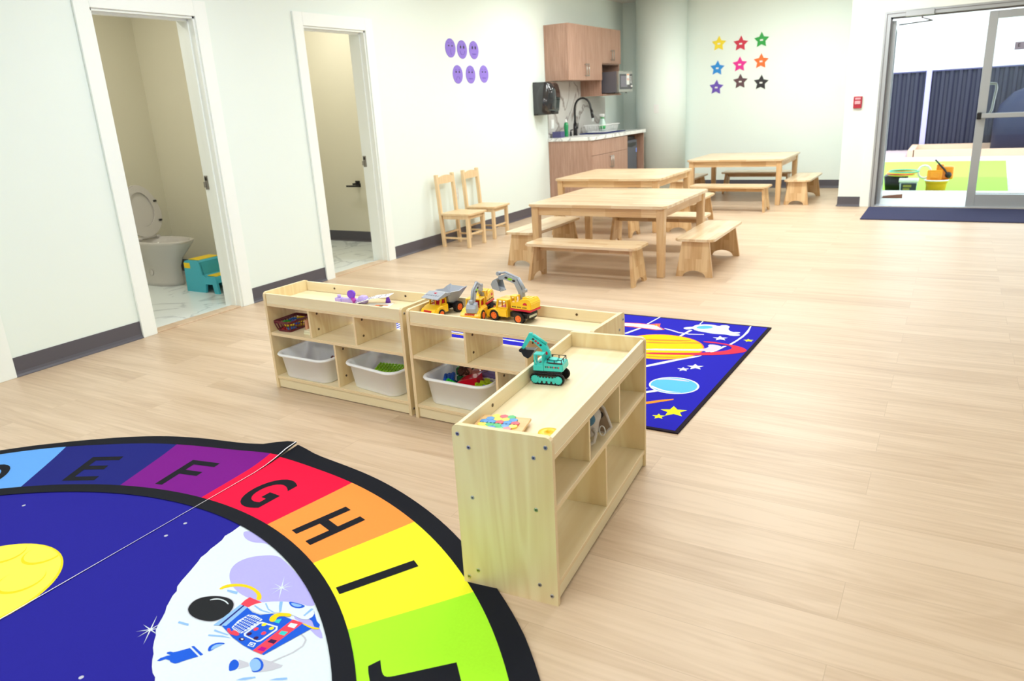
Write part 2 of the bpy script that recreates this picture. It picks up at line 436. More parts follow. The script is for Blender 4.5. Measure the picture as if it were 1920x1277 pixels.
# door wall, parallel to the back wall and nearer
DW = 9.65; FX0, FX1, FZ = 3.79, 5.80, 2.105
q = MB()
q.box((3.45, DW, 0), (FX0, DW + 0.16, HC)); q.box((FX1, DW, 0), (XR, DW + 0.16, HC)); q.box((FX0, DW, FZ), (FX1, DW + 0.16, HC))
q.box((3.45, DW + 0.16, 0), (3.6, YB, HC))
struct(q.done('wall_door_side', M['wall']))
q = MB(); q.box((XR, YF, 0), (XR + 0.1, DW, HC)); struct(q.done('wall_right', M['wall']))
q = MB(); q.box((-WT, YF - 0.1, 0), (XR, YF, HC)); struct(q.done('wall_front', M['wall']))

# baseboards: coved rubber strip
def baseboard(name, pts, h=0.115, side=1):
    """strip along the segment pts=[(x,y),(x,y)], sticking out on its left side * side"""
    (x0, y0), (x1, y1) = pts
    d = Vector((x1 - x0, y1 - y0, 0)); L = d.length; d.normalize(); n = Vector((-d.y, d.x, 0)) * side
    prof = [(0, 0), (0.018, 0), (0.018, 0.004), (0.008, 0.014), (0.004, 0.03), (0.004, h), (0, h)]
    q = MB()
    loops = [[Vector((x0, y0, 0)) + d * t + n * a + Vector((0, 0, z)) for a, z in prof] for t in (0, L)]
    q.loft(loops, sm=False); return struct(q.done(name, M['base']))
baseboard('baseboard_left', [(0, YF), (0, 1.08)], side=-1)
baseboard('baseboard_left', [(0, 2.021), (0, 2.838)], side=-1)
baseboard('baseboard_left', [(0, 3.782), (0, 4.594)], side=-1)
baseboard('baseboard_left', [(0, 5.542), (0, 8.86)], side=-1)
baseboard('baseboard_back', [(1.1, YB), (3.45, YB)], side=-1)
baseboard('baseboard_door_side', [(3.45, DW), (FX0 - 0.10, DW)], side=-1)
baseboard('baseboard_return', [(3.45, DW), (3.45, YB)], side=1)
baseboard('baseboard_bathroom', [(-1.85, 6.26), (-WT, 6.26)], side=-1)
baseboard('baseboard_bathroom', [(-1.85, 4.5), (-1.3, 4.5)], side=-1)

# door casings and jambs on the left wall
for i, (a, b) in enumerate(DOORS):
    c = 0.10
    q = MB()
    q.box((0, a - c, 0), (0.018, a, DH + c), bev=0.003); q.box((0, b, 0), (0.018, b + c, DH + c), bev=0.003)
    q.box((0, a, DH), (0.018, b, DH + c), bev=0.003)
    # jamb lining with stop
    q.box((-WT - 0.005, a - 0.002, 0), (0.002, a + 0.014, DH)); q.box((-WT - 0.005, b - 0.014, 0), (0.002, b + 0.002, DH)); q.box((-WT - 0.005, a, DH - 0.014), (0.002, b, DH + 0.002))
    q.box((-0.085, a, 0), (-0.045, a + 0.024, DH - 0.01)); q.box((-0.085, b - 0.024, 0), (-0.045, b - 0.013, DH - 0.01)); q.box((-0.085, a + 0.02, DH - 0.026), (-0.045, b - 0.02, DH - 0.013))
    o = struct(q.done('trim_%d' % (i + 1), M['trim']))
    if i:
        q = MB(); q.box((-0.10, a + 0.014, -0.002), (0.004, b - 0.014, 0.010), bev=0.004)
        struct(q.done('trim_%d' % (i + 4), M['floor']))
        # strike plate with latch hole
        q = MB(); q.box((-0.162, b - 0.0165, 0.885), (-0.125, b - 0.0135, 0.985)); q.box((-0.172, b - 0.0225, 0.90), (-0.150, b - 0.0165, 0.94), bev=0.001)
        q.box((-0.153, b - 0.0195, 0.95), (-0.135, b - 0.016, 0.975), 1)
        tag(q.done('strike_plate', [M['hinge'], M['recess']]), ['', 'metal latch plate on the jamb of the doorway with the open toilet lid', 'metal latch plate on the jamb of the doorway nearest the purple faces'][i], 'latch plate')
# closed door in the first opening, barely out of frame
q = MB(); q.box((-0.14, 1.194, 0.01), (-0.105, 1.911, DH - 0.016)); d = struct(q.done('door_1', M['trim']))

# bathrooms
plane_floor('floor_bathroom', -1.85, 0.0 - 0.0, 2.3, 6.26, 0.002, M['tile'], 0.04)
q = MB()
q.box((-1.95, 2.2, 0), (-1.85, 6.36, HC)); q.box((-1.85, 2.2, 0), (-WT, 2.3, HC)); q.box((-1.85, 6.26, 0), (-WT, 6.36, HC))
q.box((-1.85, 4.5, 0), (-WT, 4.6, HC)); q.box((-WT - 0.012, 2.3, 0), (-WT - 0.006, 2.924, HC)); q.box((-WT - 0.012, 3.7, 0), (-WT - 0.006, 4.5, HC)); q.box((-WT - 0.012, 5.46, 0), (-WT - 0.006, 6.26, HC))
struct(q.done('wall_bathroom', M['bath_wall']))
q = MB(); q.box((-1.95, 2.2, HC), (0, 6.36, HC + 0.05)); struct(q.done('ceiling_bathroom', M['ceiling']))

# column
q = MB(); q.lathe([(0.37, 0), (0.37, HC)], (0.69, 11.28, 0), 64)
col = q.done('column', M['wall']); tag(col, 'thick round white painted column beside the kitchenette', 'column')
q = MB(); q.box((-0.035, -0.006, -0.06), (0.035, 0.0, 0.06), bev=0.004); q.box((-0.016, -0.010, -0.03), (0.016, -0.005, 0.03), bev=0.002)
o = q.done('light_switch', M['white']); o.location = (0.745, 10.912, 1.205); o.rotation_euler = (0, 0, 0.15); tag(o, 'white rocker light switch on the round column', 'switch')

# ================================================================= ENTRANCE DOORS
df = thing('door_frame', 'silver aluminium frame around the glass entrance doors', 'door frame', (FX0, DW - 0.012, 0))
q = MB()
fw = 0.058; d0, d1 = 0.0, 0.125
W_ = FX1 - FX0
q.box((0, d0, 0), (fw, d1, FZ)); q.box((W_ - fw, d0, 0), (W_, d1, FZ)); q.box((fw, d0, FZ - fw), (W_ - fw, d1, FZ))
q.box((fw, 0.045, 0.02), (fw + 0.016, 0.07, FZ - fw), 1); q.box((fw, 0.045, FZ - fw - 0.016), (W_ - fw, 0.07, FZ - fw), 1)
q.box((0.018, -0.004, 0), (0.024, 0.0, FZ - 0.02), 1); q.box((0.02, -0.004, FZ - 0.026), (W_, 0.0, FZ - 0.02), 1)
q.done('frame_profile', [M['alu'], M['alu_dark']], df)
q = MB(); q.box((fw, 0.0, 0.0), (W_ - fw, d1, 0.014), bev=0.004); q.done('threshold', M['alu'], df)
q = MB()
c = 0.095
q.box((FX0 - c, DW - 0.014, 0), (FX0, DW, FZ + c), bev=0.003); q.box((FX0, DW - 0.014, FZ), (FX1, DW, FZ + c), bev=0.003); q.box((FX1, DW - 0.014, 0), (FX1 + c, DW, FZ + c), bev=0.003)
struct(q.done('trim_8', M['trim']))

def leaf(name, label, loc, rot):
    """glazed leaf, hinge on x=0, spans +x, thickness in y"""
    w, h = 0.945, 2.02
    t = thing(name, label, 'door', loc, rot)
    q = MB(); s = 0.085
    q.box((0, 0, 0.012), (s, 0.045, h), bev=0.003); q.box((w - s, 0, 0.012), (w, 0.045, h), bev=0.003)
    q.box((s, 0, h - 0.075), (w - s, 0.045, h)); q.box((s, 0, 0.012), (w - s, 0.045, 0.145))
    q.box((s, -0.002, 0.155), (w - s, 0.0, 0.163)); 
    q.done('leaf_frame', M['alu'], t)
    q = MB(); q.box((s - 0.004, 0.019, 0.141), (w - s + 0.004, 0.026, h - 0.071)); q.done('glass_pane', M['glass'], t)
    return t, w, s
lf, w, s = leaf('entrance_door', 'closed right-hand glass door leaf with push bar and pipe handle seen through it', (4.762, DW + 0.055, 0), 0)
q = MB(); q.box((0.035, -0.075, 0.955), (0.93, -0.022, 1.005), bev=0.006); pb = q.done('push_bar', M['alu'], lf)
q = MB(); q.box((0.0, -0.078, 0.945), (0.045, 0.0, 1.015), bev=0.006); q.done('bar_end', M['black'], pb)
q = MB()
zs = [(0.0, 1.22), (0.015, 1.20), (0.11, 1.20)]
q.tube([(0.055, 0.05, 1.30), (0.055, 0.10, 1.30), (0.10, 0.125, 1.305), (0.145, 0.125, 1.30), (0.155, 0.125, 1.26), (0.135, 0.125, 1.03), (0.12, 0.12, 0.995), (0.09, 0.105, 0.985), (0.055, 0.05, 0.985)], 0.0125, 12)
q.done('pull_handle', M['steel'], lf)
q = MB(); q.box((0.26, 0.012, 1.625), (0.42, 0.017, 1.70)); 
q.text('E', 0.03, T(0.298, 0.011, 1.668) @ RX(PI / 2), 1, h=0.034)
q.done('plaque', [mat('plaque_grey', (150, 146, 168), 0.5), M['recess']], lf)['label'] = 'small grey lettered plaque'
lf2, w, s = leaf('entrance_door', 'open left-hand glass door leaf swung outwards to the courtyard', (FX0 + fw + 0.05, DW + 0.125, 0), math.radians(93))
q = MB(); q.box((0.035, 0.068, 0.955), (0.91, 0.115, 1.005), bev=0.006); pb = q.done('push_bar', M['alu'], lf2)
q = MB(); q.box((0.84, 0.045, 0.945), (0.945, 0.118, 1.015), bev=0.006); q.done('bar_end', M['black'], pb)
# door closer on the head
dc = thing('door_closer', 'silver door closer on the head of the open doorway', 'door closer', (4.12, DW - 0.012, 2.066))
q = MB(); q.box((-0.13, -0.045, -0.03), (0.14, 0.0, 0.03), bev=0.006); q.done('closer_body', M['alu'], dc)
q = MB(); q.tube([(0.03, -0.03, -0.03), (0.03, -0.03, -0.055)], 0.010, 10); q.tube([(0.13, 0.02, -0.085), (-0.20, 0.2, -0.09)], 0.007, 8); q.tube([(0.03, -0.03, -0.052), (0.13, 0.02, -0.085)], 0.006, 8); q.done('closer_arm', M['alu_dark'], dc)
# fire pull
fp = thing('fire_alarm_pull', 'small red fire alarm pull station on the white wall', 'fire alarm', (3.585, DW, 1.18))
q = MB(); q.box((-0.045, -0.03, -0.065), (0.045, 0, 0.065), bev=0.006); q.done('housing', mat('alarm_red', (176, 40, 62), 0.35), fp)
q = MB(); q.box((-0.03, -0.038, -0.02), (0.03, -0.03, 0.015), bev=0.003); q.box((-0.028, -0.033, 0.03), (0.028, -0.0295, 0.05)); q.done('pull_lever', mat('alarm_white', (225, 170, 180), 0.4), fp)
# entrance mat
q = MB(); q.box((3.80, 8.66, 0.0), (5.9, 9.56, 0.012), bev=0.004)
m_ = cloth((58, 60, 92), 'mat_pile'); tag(q.done('entrance_mat', m_), 'dark navy ribbed mat lying before the glass doors', 'mat')

# ================================================================= OUTSIDE
plane_floor('floor_concrete_pad', 3.0, 9.0, DW + 0.16, 11.28, -0.004, mat('pad_concrete', (232, 232, 228), 0.8, var=0.04), 0.16)
m_turf = mat('turf', (150, 206, 66), 0.95, var=0.12, vscale=60, bump=0.6, bscale=300)
q = MB(); q.prism([(2.6, 11.28), (5.25, 11.28), (5.45, 16.8), (2.6, 16.8)], -0.14, -0.10)
tag(q.done('artificial_turf', m_turf), 'bright green artificial turf in the courtyard', 'turf', kind='stuff')
m_pav = stripe_mat('pavers', (196, 200, 202), (214, 196, 200), 'Y', 2.0, 0.9)
q = MB(); q.box((5.25, 11.28, -0.16), (9.0, 16.8, -0.12)); q.box((2.0, 16.8, -0.16), (9.0, 17.3, -0.12)); q.box((2.0, 17.3, -0.16), (9.0, 17.8, -0.118), 1); q.box((2.0, 17.8, -0.16), (9, 22, -0.12), 1)
struct(q.done('floor_pavers', [m_pav, mat('pavers_teal_pink', (186, 166, 170), 0.9, var=0.15, vscale=1.2)]))
# sandbox timber
q = MB(); q.box((3.85, 18.06, -0.12), (9.0, 18.16, 0.02)); q.box((3.85, 19.75, -0.12), (9.0, 19.85, 0.02)); q.box((3.75, 18.06, -0.12), (3.87, 19.85, 0.02))
tag(q.done('sandbox', mat('sandbox_timber', (214, 180, 152), 0.8, var=0.06)), 'long low timber sandbox border along the dark fence', 'sandbox')
# fence: corrugated dark sheets between pale posts
fn = thing('fence', 'dark navy corrugated fence with pale posts behind the courtyard', 'fence', (0, 20.0, 0))
q = MB()
xs = []; x = 1.0
while x < 10.0: xs.append(x); x += 0.02
top = 1.62
for i in range(len(xs) - 1):
    a, b = xs[i], xs[i + 1]
    ya = 0.02 * (1 if math.sin(a * 2 * PI / 0.17) > 0 else -1) * min(1, abs(math.sin(a * 2 * PI / 0.17)) * 2.2)
    yb = 0.02 * (1 if math.sin(b * 2 * PI / 0.17) > 0 else -1) * min(1, abs(math.sin(b * 2 * PI / 0.17)) * 2.2)
    v = [q.bm.verts.new(p) for p in ((a, ya, -0.14), (b, yb, -0.14), (b, yb, top), (a, ya, top))]
    q.bm.faces.new(v)
q.done('corrugated_sheet', mat('fence_navy', (34, 35, 56), 0.55, var=0.05), fn)
q = MB(); q.box((1.0, -0.035, top - 0.03), (10, 0.035, top)); q.done('cap_rail', mat('fence_cap', (70, 70, 110), 0.5), fn)
m_post = mat('fence_post', (168, 164, 214), 0.5)
for px_ in (1.75, 3.88, 6.0, 8.1):
    q = MB(); q.box((px_, -0.10, -0.14), (px_ + 0.11, -0.04, top + 0.05), bev=0.005); q.done('post', m_post, fn)
q = MB(); q.box((-4.0, 22.0, -0.15), (16, 22.3, 9.0)); struct(q.done('wall_neighbour', mat('neighbour_render', (236, 238, 238), 0.85, var=0.05, vscale=2.5)))

OY = 11.75; OZ = -0.10
# bins and toys outside the open door
t = thing('storage_bin', 'black bin with coloured hoops lying on it outside the door', 'bin', (3.93, OY + 0.12, OZ))
q = MB(); q.loft([[(x, y, 0) for x, y in rrect(0.24, 0.24, 0.03)], [(x, y, 0.235) for x, y in rrect(0.30, 0.30, 0.03)]]); q.done('bin_body', M['black'], t)
for k, (dz, r, cc, dx, nm) in enumerate([(0.262, 0.17, (236, 60, 90), 0.05, 'pink hoop, lowest on the black bin'), (0.278, 0.19, (250, 200, 60), 0.07, 'yellow hoop lying in the middle on the black bin'), (0.294, 0.185, (70, 210, 170), 0.09, 'teal hoop, topmost on the black bin'), (0.246, 0.16, (225, 240, 60), 0.06, 'lime hoop right on the rim of the black bin')]):
    q = MB(); q.tube([(r * math.cos(a * PI / 18), r * math.sin(a * PI / 18), 0) for a in range(36)], 0.009, 8, closed=True)
    o = q.done('toy_hoop', cmat(cc)); o.location = (3.93 + dx, OY + 0.10, OZ + dz); tag(o, nm, 'hoop', 'hoops stacked on the black bin')
t = thing('plastic_tub', 'small clear tub with white lid and dark label outside the door', 'tub', (4.10, OY - 0.12, OZ))
q = MB(); q.loft([[(x, y, 0) for x, y in rrect(0.19, 0.16, 0.02)], [(x, y, 0.175) for x, y in rrect(0.215, 0.18, 0.02)]]); q.done('tub_body', mat('tub_clear', (190, 200, 214), 0.2), t)
q = MB(); q.loft([[(x, y, 0.175) for x, y in rrect(0.235, 0.20, 0.02)], [(x, y, 0.215) for x, y in rrect(0.235, 0.20, 0.02)]]); q.done('lid', M['white'], t)
q = MB(); q.box((-0.085, -0.094, 0.01), (0.10, -0.088, 0.16)); q.box((-0.06, -0.096, 0.11), (0.04, -0.094, 0.14), 1); q.box((-0.06, -0.096, 0.07), (0.02, -0.094, 0.095), 1); q.box((-0.06, -0.096, 0.03), (0.03, -0.094, 0.055), 1)
q.done('tub_label', [mat('label_dark', (44, 52, 62), 0.5), mat('label_olive', (150, 146, 60), 0.5)], t)
t = thing('toy_bucket', 'amber see-through bucket holding orange toys outside the door', 'bucket', (4.43, OY - 0.1, OZ))
q = MB(); q.lathe([(0.11, 0), (0.128, 0.16), (0.138, 0.20), (0.142, 0.20), (0.142, 0.19), (0.13, 0.15)], seg=28); q.done('bucket_body', mat('bucket_amber', (222, 168, 40), 0.3), t)
q = MB(); q.tube([(0.14 * math.cos(a * PI / 14), 0.14 * math.sin(a * PI / 14), 0.195) for a in range(28)], 0.009, 8, closed=True); q.done('rim', M['white'], t)
def toy(name, label, cat, loc, f, mats, rotz=0, group=None):
    q = MB(); f(q); o = q.done(name, mats); o.location = loc; o.rotation_euler = (0, 0, rotz); tag(o, label, cat, group); return o
toy('toy_shovel', 'flat orange shovel blade standing in the amber bucket', 'toy shovel', (4.40, OY - 0.12, OZ + 0.02), lambda q: (q.box((-0.09, -0.012, 0.0), (0.09, 0.012, 0.31), bev=0.01), q.box((-0.05, -0.02, 0.20), (0.05, 0.0, 0.28), bev=0.005)), cmat((246, 160, 20)))
toy('toy_digger', 'orange and black toy digger heaped on the amber bucket', 'toy digger', (4.53, OY - 0.04, OZ + 0.2), lambda q: (q.box((-0.09, -0.05, 0.0), (0.09, 0.05, 0.17), bev=0.02), q.box((-0.12, -0.04, 0.09), (-0.03, 0.04, 0.20), bev=0.015), q.tube([(0.05, -0.06, 0.02), (-0.02, -0.06, 0.13), (-0.14, -0.05, 0.26)], 0.011, 8, 1), q.sphere((0.03, -0.06, 0.06), 0.04, 1)), [cmat((248, 150, 16)), M['black']])
toy('toy_ring', 'white ring toy leaning behind the orange shovel', 'toy ring', (4.27, OY + 0.08, OZ + 0.2), lambda q: q.tube([(0.075 * math.cos(a * PI / 12), 0, 0.085 + 0.085 * math.sin(a * PI / 12)) for a in range(24)], 0.014, 8, closed=True), M['white'])
toy('door_wedge', 'small brown wedge on the white pad by the open door', 'door wedge', (3.98, 10.52, -0.004), lambda q: q.prism([(-0.11, 0), (0.11, 0), (0.11, 0.045), (-0.11, 0.02)], -0.03, 0.03, 'xz'), mat('wedge_brown', (150, 104, 84), 0.7))
# blue play tunnel shape seen through the closed leaf
t = thing('play_slide', 'blue domed play structure seen through the closed glass door', 'slide', (6.3, 19.15, -0.12))
q = MB()
q.loft([[(x * sx, y * sx, z) for x, y in rrect(2.1, 0.9, 0.35)] for sx, z in ((1.0, 0.0), (1.0, 0.65), (0.93, 0.95), (0.72, 1.2), (0.35, 1.36))])
q.done('dome', mat('slide_blue', (10, 22, 60), 0.6), t)

# ================================================================= KITCHENETTE
KY0, KY1, KD = 8.87, 10.78, 0.62
kb = thing('base_cabinet', 'walnut laminate sink base cabinet facing the tables', 'cabinet', (0, KY0, 0))
q = MB(); q.box((0.004, 0.0, 0.0), (KD - 0.02, 0.018, 0.885)); q.box((0.004, 1.20, 0), (KD - 0.02, 1.218, 0.885)); q.box((0.004, 0.018, 0.09), (KD - 0.03, 1.2, 0.108)); q.box((0.004, 0.018, 0.12), (0.02, 1.2, 0.885)); q.box((0.5, 0.018, 0), (0.51, 1.2, 0.09)); q.box((KD - 0.04, 0.018, 0.80), (KD - 0.022, 1.2, 0.885))
q.done('carcass', M['oak'], kb)
q = MB(); q.box((KD - 0.02, 0.002, 0.695), (KD, 1.214, 0.878), bev=0.001); q.done('fixed_panel', M['oak'], kb)
def bar_handle(parent, x, y, z0, z1):
    q = MB(); q.tube([(x + 0.028, y, z0), (x + 0.028, y, z1)], 0.006, 8)
    for z in (z0 + 0.012, z1 - 0.012): q.tube([(x, y, z), (x + 0.028, y, z)], 0.005, 8)
    return q.done('handle', M['steel'], parent)
for y0, y1, hy in ((0.002, 0.606, 0.575), (0.610, 1.214, 0.642)):
    q = MB(); q.box((KD - 0.02, y0, 0.10), (KD, y1, 0.691), bev=0.001); d = q.done('door', M['oak'], kb)
    bar_handle(d, KD, hy, 0.50, 0.66)
t = thing('counter_end_panel', 'walnut laminate upright panel at the right end of the counter', 'panel', (0, KY1 - 0.04, 0))
q = MB(); q.box((0.004, 0, 0), (KD - 0.01, 0.02, 0.885)); q.done('panel_board', M['oak'], t)
fr = thing('mini_fridge', 'dark grey undercounter fridge in the counter recess', 'fridge', (0.02, KY0 + 1.24, 0.0))
q = MB(); q.box((0.01, 0, 0.02), (0.50, 0.52, 0.845), bev=0.006); q.box((0.02, 0.02, 0), (0.46, 0.5, 0.02)); q.done('fridge_body', M['black'], fr)
q = MB(); q.box((0.505, 0.0, 0.03), (0.555, 0.46, 0.80), bev=0.010); fd = q.done('door', mat('fridge_grey', (92, 94, 108), 0.35, 0.3), fr)
q = MB(); q.prism([(0.04, 0.765), (0.42, 0.765), (0.40, 0.72), (0.23, 0.70), (0.10, 0.715)], 0.553, 0.559, 'yz'); q.done('grip_recess', M['black'], fd)
q = MB(); q.box((0.555, 0.41, 0.62), (0.557, 0.45, 0.68)); q.done('sticker', cmat((120, 150, 240)), fd)
ct = thing('countertop', 'white marble patterned worktop over the sink cabinet', 'worktop', (0, KY0 - 0.01, 0.885))
q = MB(); q.box((0.002, 0, 0), (KD + 0.02, KY1 - KY0 - 0.01, 0.045), bev=0.004); q.done('slab', M['counter'], ct)
q = MB(); q.box((0.30, 0.62, 0.0452), (0.52, 1.12, 0.0475), bev=0.001); q.box((0.33, 0.65, 0.0476), (0.49, 1.09, 0.0482), 1); q.done('sink', [M['steel'], M['alu_dark']], ct)
q = MB(); q.box((0.002, 0.0, 0), (0.010, 1.01, 0.69)); q.box((0.002, 1.01, 0), (0.010, 1.86, 0.475)); 
o = q.done('splashback', [M['splash'], M['black']]); o.location = (0, KY0 + 0.01, 0.99 - 0.055); tag(o, 'grey veined marble splashback on the wall above the sink', 'splashback')
# wall cabinets
uc = thing('wall_cabinet', 'walnut laminate double-door wall cabinet above the sink', 'cabinet', (0, 8.85, 1.63))
q = MB(); q.box((0.003, 0, 0), (0.315, 0.018, 0.66)); q.box((0.003, 0.018, 0.001), (0.315, 1.02, 0.02)); q.box((0.003, 0.018, 0.64), (0.315, 1.02, 0.66)); q.box((0.003, 1.02, 0), (0.315, 1.04, 0.66)); q.box((0.003, 0.018, 0.02), (0.02, 1.02, 0.64)); q.done('carcass', M['oak'], uc)
for y0, y1, hy in ((0.001, 0.518, 0.485), (0.522, 1.04, 0.555)):
    q = MB(); q.box((0.317, y0, -0.004), (0.337, y1, 0.66), bev=0.001); d = q.done('door', M['oak'], uc)
    bar_handle(d, 0.337, hy, 0.04, 0.20)
uc2 = thing('wall_cabinet', 'walnut laminate wall cabinet with an open microwave niche', 'cabinet', (0, 9.895, 1.425))
q = MB(); q.box((0.003, 0, 0), (0.315, 0.018, 0.865)); q.box((0.003, 0.652, 0), (0.315, 0.67, 0.865)); q.box((0.003, 0.018, 0.405), (0.315, 0.652, 0.425)); q.box((0.003, 0.018, 0.845), (0.315, 0.652, 0.865)); q.box((0.003, 0.018, 0.425), (0.015, 0.652, 0.845)); q.done('carcass', M['oak'], uc2)
q = MB(); q.box((0.003, 0.018, 0.0), (0.345, 0.652, 0.02)); q.done('niche_shelf', M['oak'], uc2)
for y0, y1, hy in ((0.001, 0.333, 0.302), (0.337, 0.669, 0.368)):
    q = MB(); q.box((0.317, y0, 0.42), (0.337, y1, 0.865), bev=0.001); d = q.done('door', M['oak'], uc2)
    bar_handle(d, 0.337, hy, 0.455, 0.595)
mw = thing('microwave', 'stainless microwave with a paper sticker on its door', 'microwave', (0.10, 9.99, 1.445))
q = MB(); q.box((0.0, 0.0, 0.012), (0.40, 0.50, 0.285), bev=0.004); 
for k in range(4): q.box((0.05 + 0.03 * k, -0.001, 0.05), (0.062 + 0.03 * k, 0.001, 0.12), 1)
for x_, y_ in ((0.03, 0.03), (0.03, 0.46), (0.36, 0.03), (0.36, 0.46)): q.cyl((x_, y_, 0.0), (x_, y_, 0.014), 0.012, mi=1)
q.done('casing', [mat('microwave_casing', (110, 108, 118), 0.4, 0.4), M['black']], mw)
q = MB(); q.box((0.402, 0.0, 0.012), (0.44, 0.50, 0.285), 0, bev=0.004); q.box((0.44, 0.02, 0.05), (0.442, 0.49, 0.25), 1); md = q.done('door', [M['steel'], mat('microwave_black', (52, 50, 62), 0.25)], mw)
q = MB(); q.box((0.442, 0.06, 0.08), (0.443, 0.31, 0.225)); q.done('window', mat('microwave_window', (112, 108, 124), 0.3), md)
q = MB(); q.box((0.443, 0.27, 0.11), (0.4445, 0.375, 0.255)); q.box((0.4445, 0.28, 0.235), (0.4452, 0.365, 0.25), 1); q.box((0.4445, 0.285, 0.165), (0.4452, 0.36, 0.195), 2); q.done('sticker', [M['white'], cmat((240, 150, 60)), cmat((230, 190, 180))], md)
q = MB()
for k in range(5): q.box((0.442, 0.40, 0.13 + 0.02 * k), (0.4435, 0.47, 0.137 + 0.02 * k))
q.sphere((0.45, 0.435, 0.09), 0.016)
q.done('control_panel', M['white'], md)
# towel dispenser
td = thing('paper_towel_dispenser', 'glossy black paper towel dispenser on the wall left of the cabinets', 'towel dispenser', (0, 8.50, 1.23))
def disp(inset, dep, h0, h1):
    pr = [(0, h0), (dep * 0.84, h0), (dep * 0.90, h0 + 0.05), (dep, h0 + 0.18), (dep, h0 + 0.27), (dep * 0.90, h1 - 0.03), (dep * 0.72, h1), (0, h1)]
    return pr
q = MB(); q.prism(disp(0, 0.235, 0.0, 0.385), 0.0, 0.30, 'xz', 0); bmesh.ops.bevel(q.bm, geom=list(q.bm.edges), offset=0.012, segments=3, affect='EDGES')
for f in q.bm.faces: f.smooth = True
q.done('cover', M['black_gloss'], td)
q = MB(); q.box((0, 0.01, -0.004), (0.05, 0.29, 0.388), bev=0.004); q.done('back_plate', M['black'], td)
q = MB(); q.box((0.19, 0.10, 0.0), (0.245, 0.22, 0.028), bev=0.01); q.done('paper_slot', M['recess'], td)
# faucet
fz = 0.93
fa = thing('faucet', 'tall black gooseneck kitchen faucet at the sink', 'faucet', (0.12, 9.45, fz))
q = MB(); q.cyl((0, 0, 0), (0, 0, 0.16), 0.026, 0.022); q.cyl((0, 0, 0), (0, 0, 0.006), 0.032); 
pts = [(0, 0, 0.15), (0, 0, 0.33)] + [(0.115 - 0.115 * math.cos(a), 0, 0.35 + 0.125 * math.sin(a)) for a in [PI * k / 12 for k in range(13)]] + [(0.245, 0, 0.30)]
pts[-2] = (0.232, 0, 0.35)
q.tube(pts, 0.014, 12); q.done('spout', M['black'], fa)
q = MB(); q.tube([(0.243, 0, 0.32), (0.262, 0, 0.215)], [0.017, 0.021], 14); q.done('spray_head', M['black'], fa)
q = MB(); q.tube([(0.01, 0, 0.10), (0.04, 0.0, 0.10)], 0.014, 12); q.tube([(0.035, 0, 0.10), (0.045, 0, 0.16)], [0.008, 0.006], 8); q.done('lever', M['black'], fa)
q = MB(); q.cyl((0, 0, 0), (0, 0, 0.05), 0.014); q.tube([(0, 0, 0.05), (0, 0, 0.075), (0.03, 0, 0.08)], 0.008, 8); o = q.done('soap_pump', M['black']); o.location = (0.13, 9.29, fz); tag(o, 'short black soap pump beside the faucet', 'soap pump')
def bottle(name, label, loc, prof, mats, extra=None):
    t = thing(name, label, 'bottle', loc); q = MB(); q.lathe(prof, seg=18); q.done('body', mats[0], t); return t
t = bottle('dish_soap_bottle', 'green dish soap bottle with white cap beside the wall', (0.14, 9.13, fz), [(0.028, 0), (0.03, 0.02), (0.026, 0.08), (0.031, 0.13), (0.028, 0.17), (0.012, 0.185)], [mat('soap_green', (10, 140, 80), 0.2, coat=0.5)])
q = MB(); q.lathe([(0.014, 0.183), (0.014, 0.20), (0.008, 0.205), (0.008, 0.222)], seg=14); q.done('cap', M['white'], t)
t = thing('box', 'small dark blue patterned box at the end of the worktop', 'box', (0.15, 8.90, fz))
q = MB(); q.box((-0.10, 0, 0), (0.02, 0.12, 0.075), bev=0.002); q.done('carton', mat('patterned_navy', (78, 76, 124), 0.5, var=0.5, vscale=90), t)
# drying rack with tray mat
q = MB(); q.box((0.10, 9.62, fz), (0.50, 10.32, fz + 0.012), bev=0.004); o = tag(q.done('drying_mat', cloth((44, 54, 112), 'mat_blue')), 'dark blue drying mat under the dish rack', 'mat')
dr = thing('dish_rack', 'white wire dish rack on the blue mat', 'dish rack', (0.14, 9.66, fz + 0.012))
q = MB()
def ring(x0, y0, x1, y1, z, r): q.tube([(x, y, z) for x, y in rrect(x1 - x0, y1 - y0, 0.03, 4, (x0 + x1) / 2, (y0 + y1) / 2)], r, 6, closed=True)
ring(0, 0, 0.32, 0.55, 0.10, 0.007); ring(0.03, 0.04, 0.29, 0.51, 0.008, 0.005)
for k in range(15):
    y = 0.06 + 0.43 * k / 14
    q.tube([(0.0, y * 1.0, 0.10), (0.03, y, 0.008), (0.29, y, 0.008), (0.32, y, 0.10)], 0.0035, 5)
for k in range(8):
    x = 0.04 + 0.24 * k / 7
    q.tube([(x, 0, 0.10), (x, 0.04, 0.008), (x, 0.51, 0.008), (x, 0.55, 0.10)], 0.0035, 5)
q.done('wire_basket', M['white'], dr)
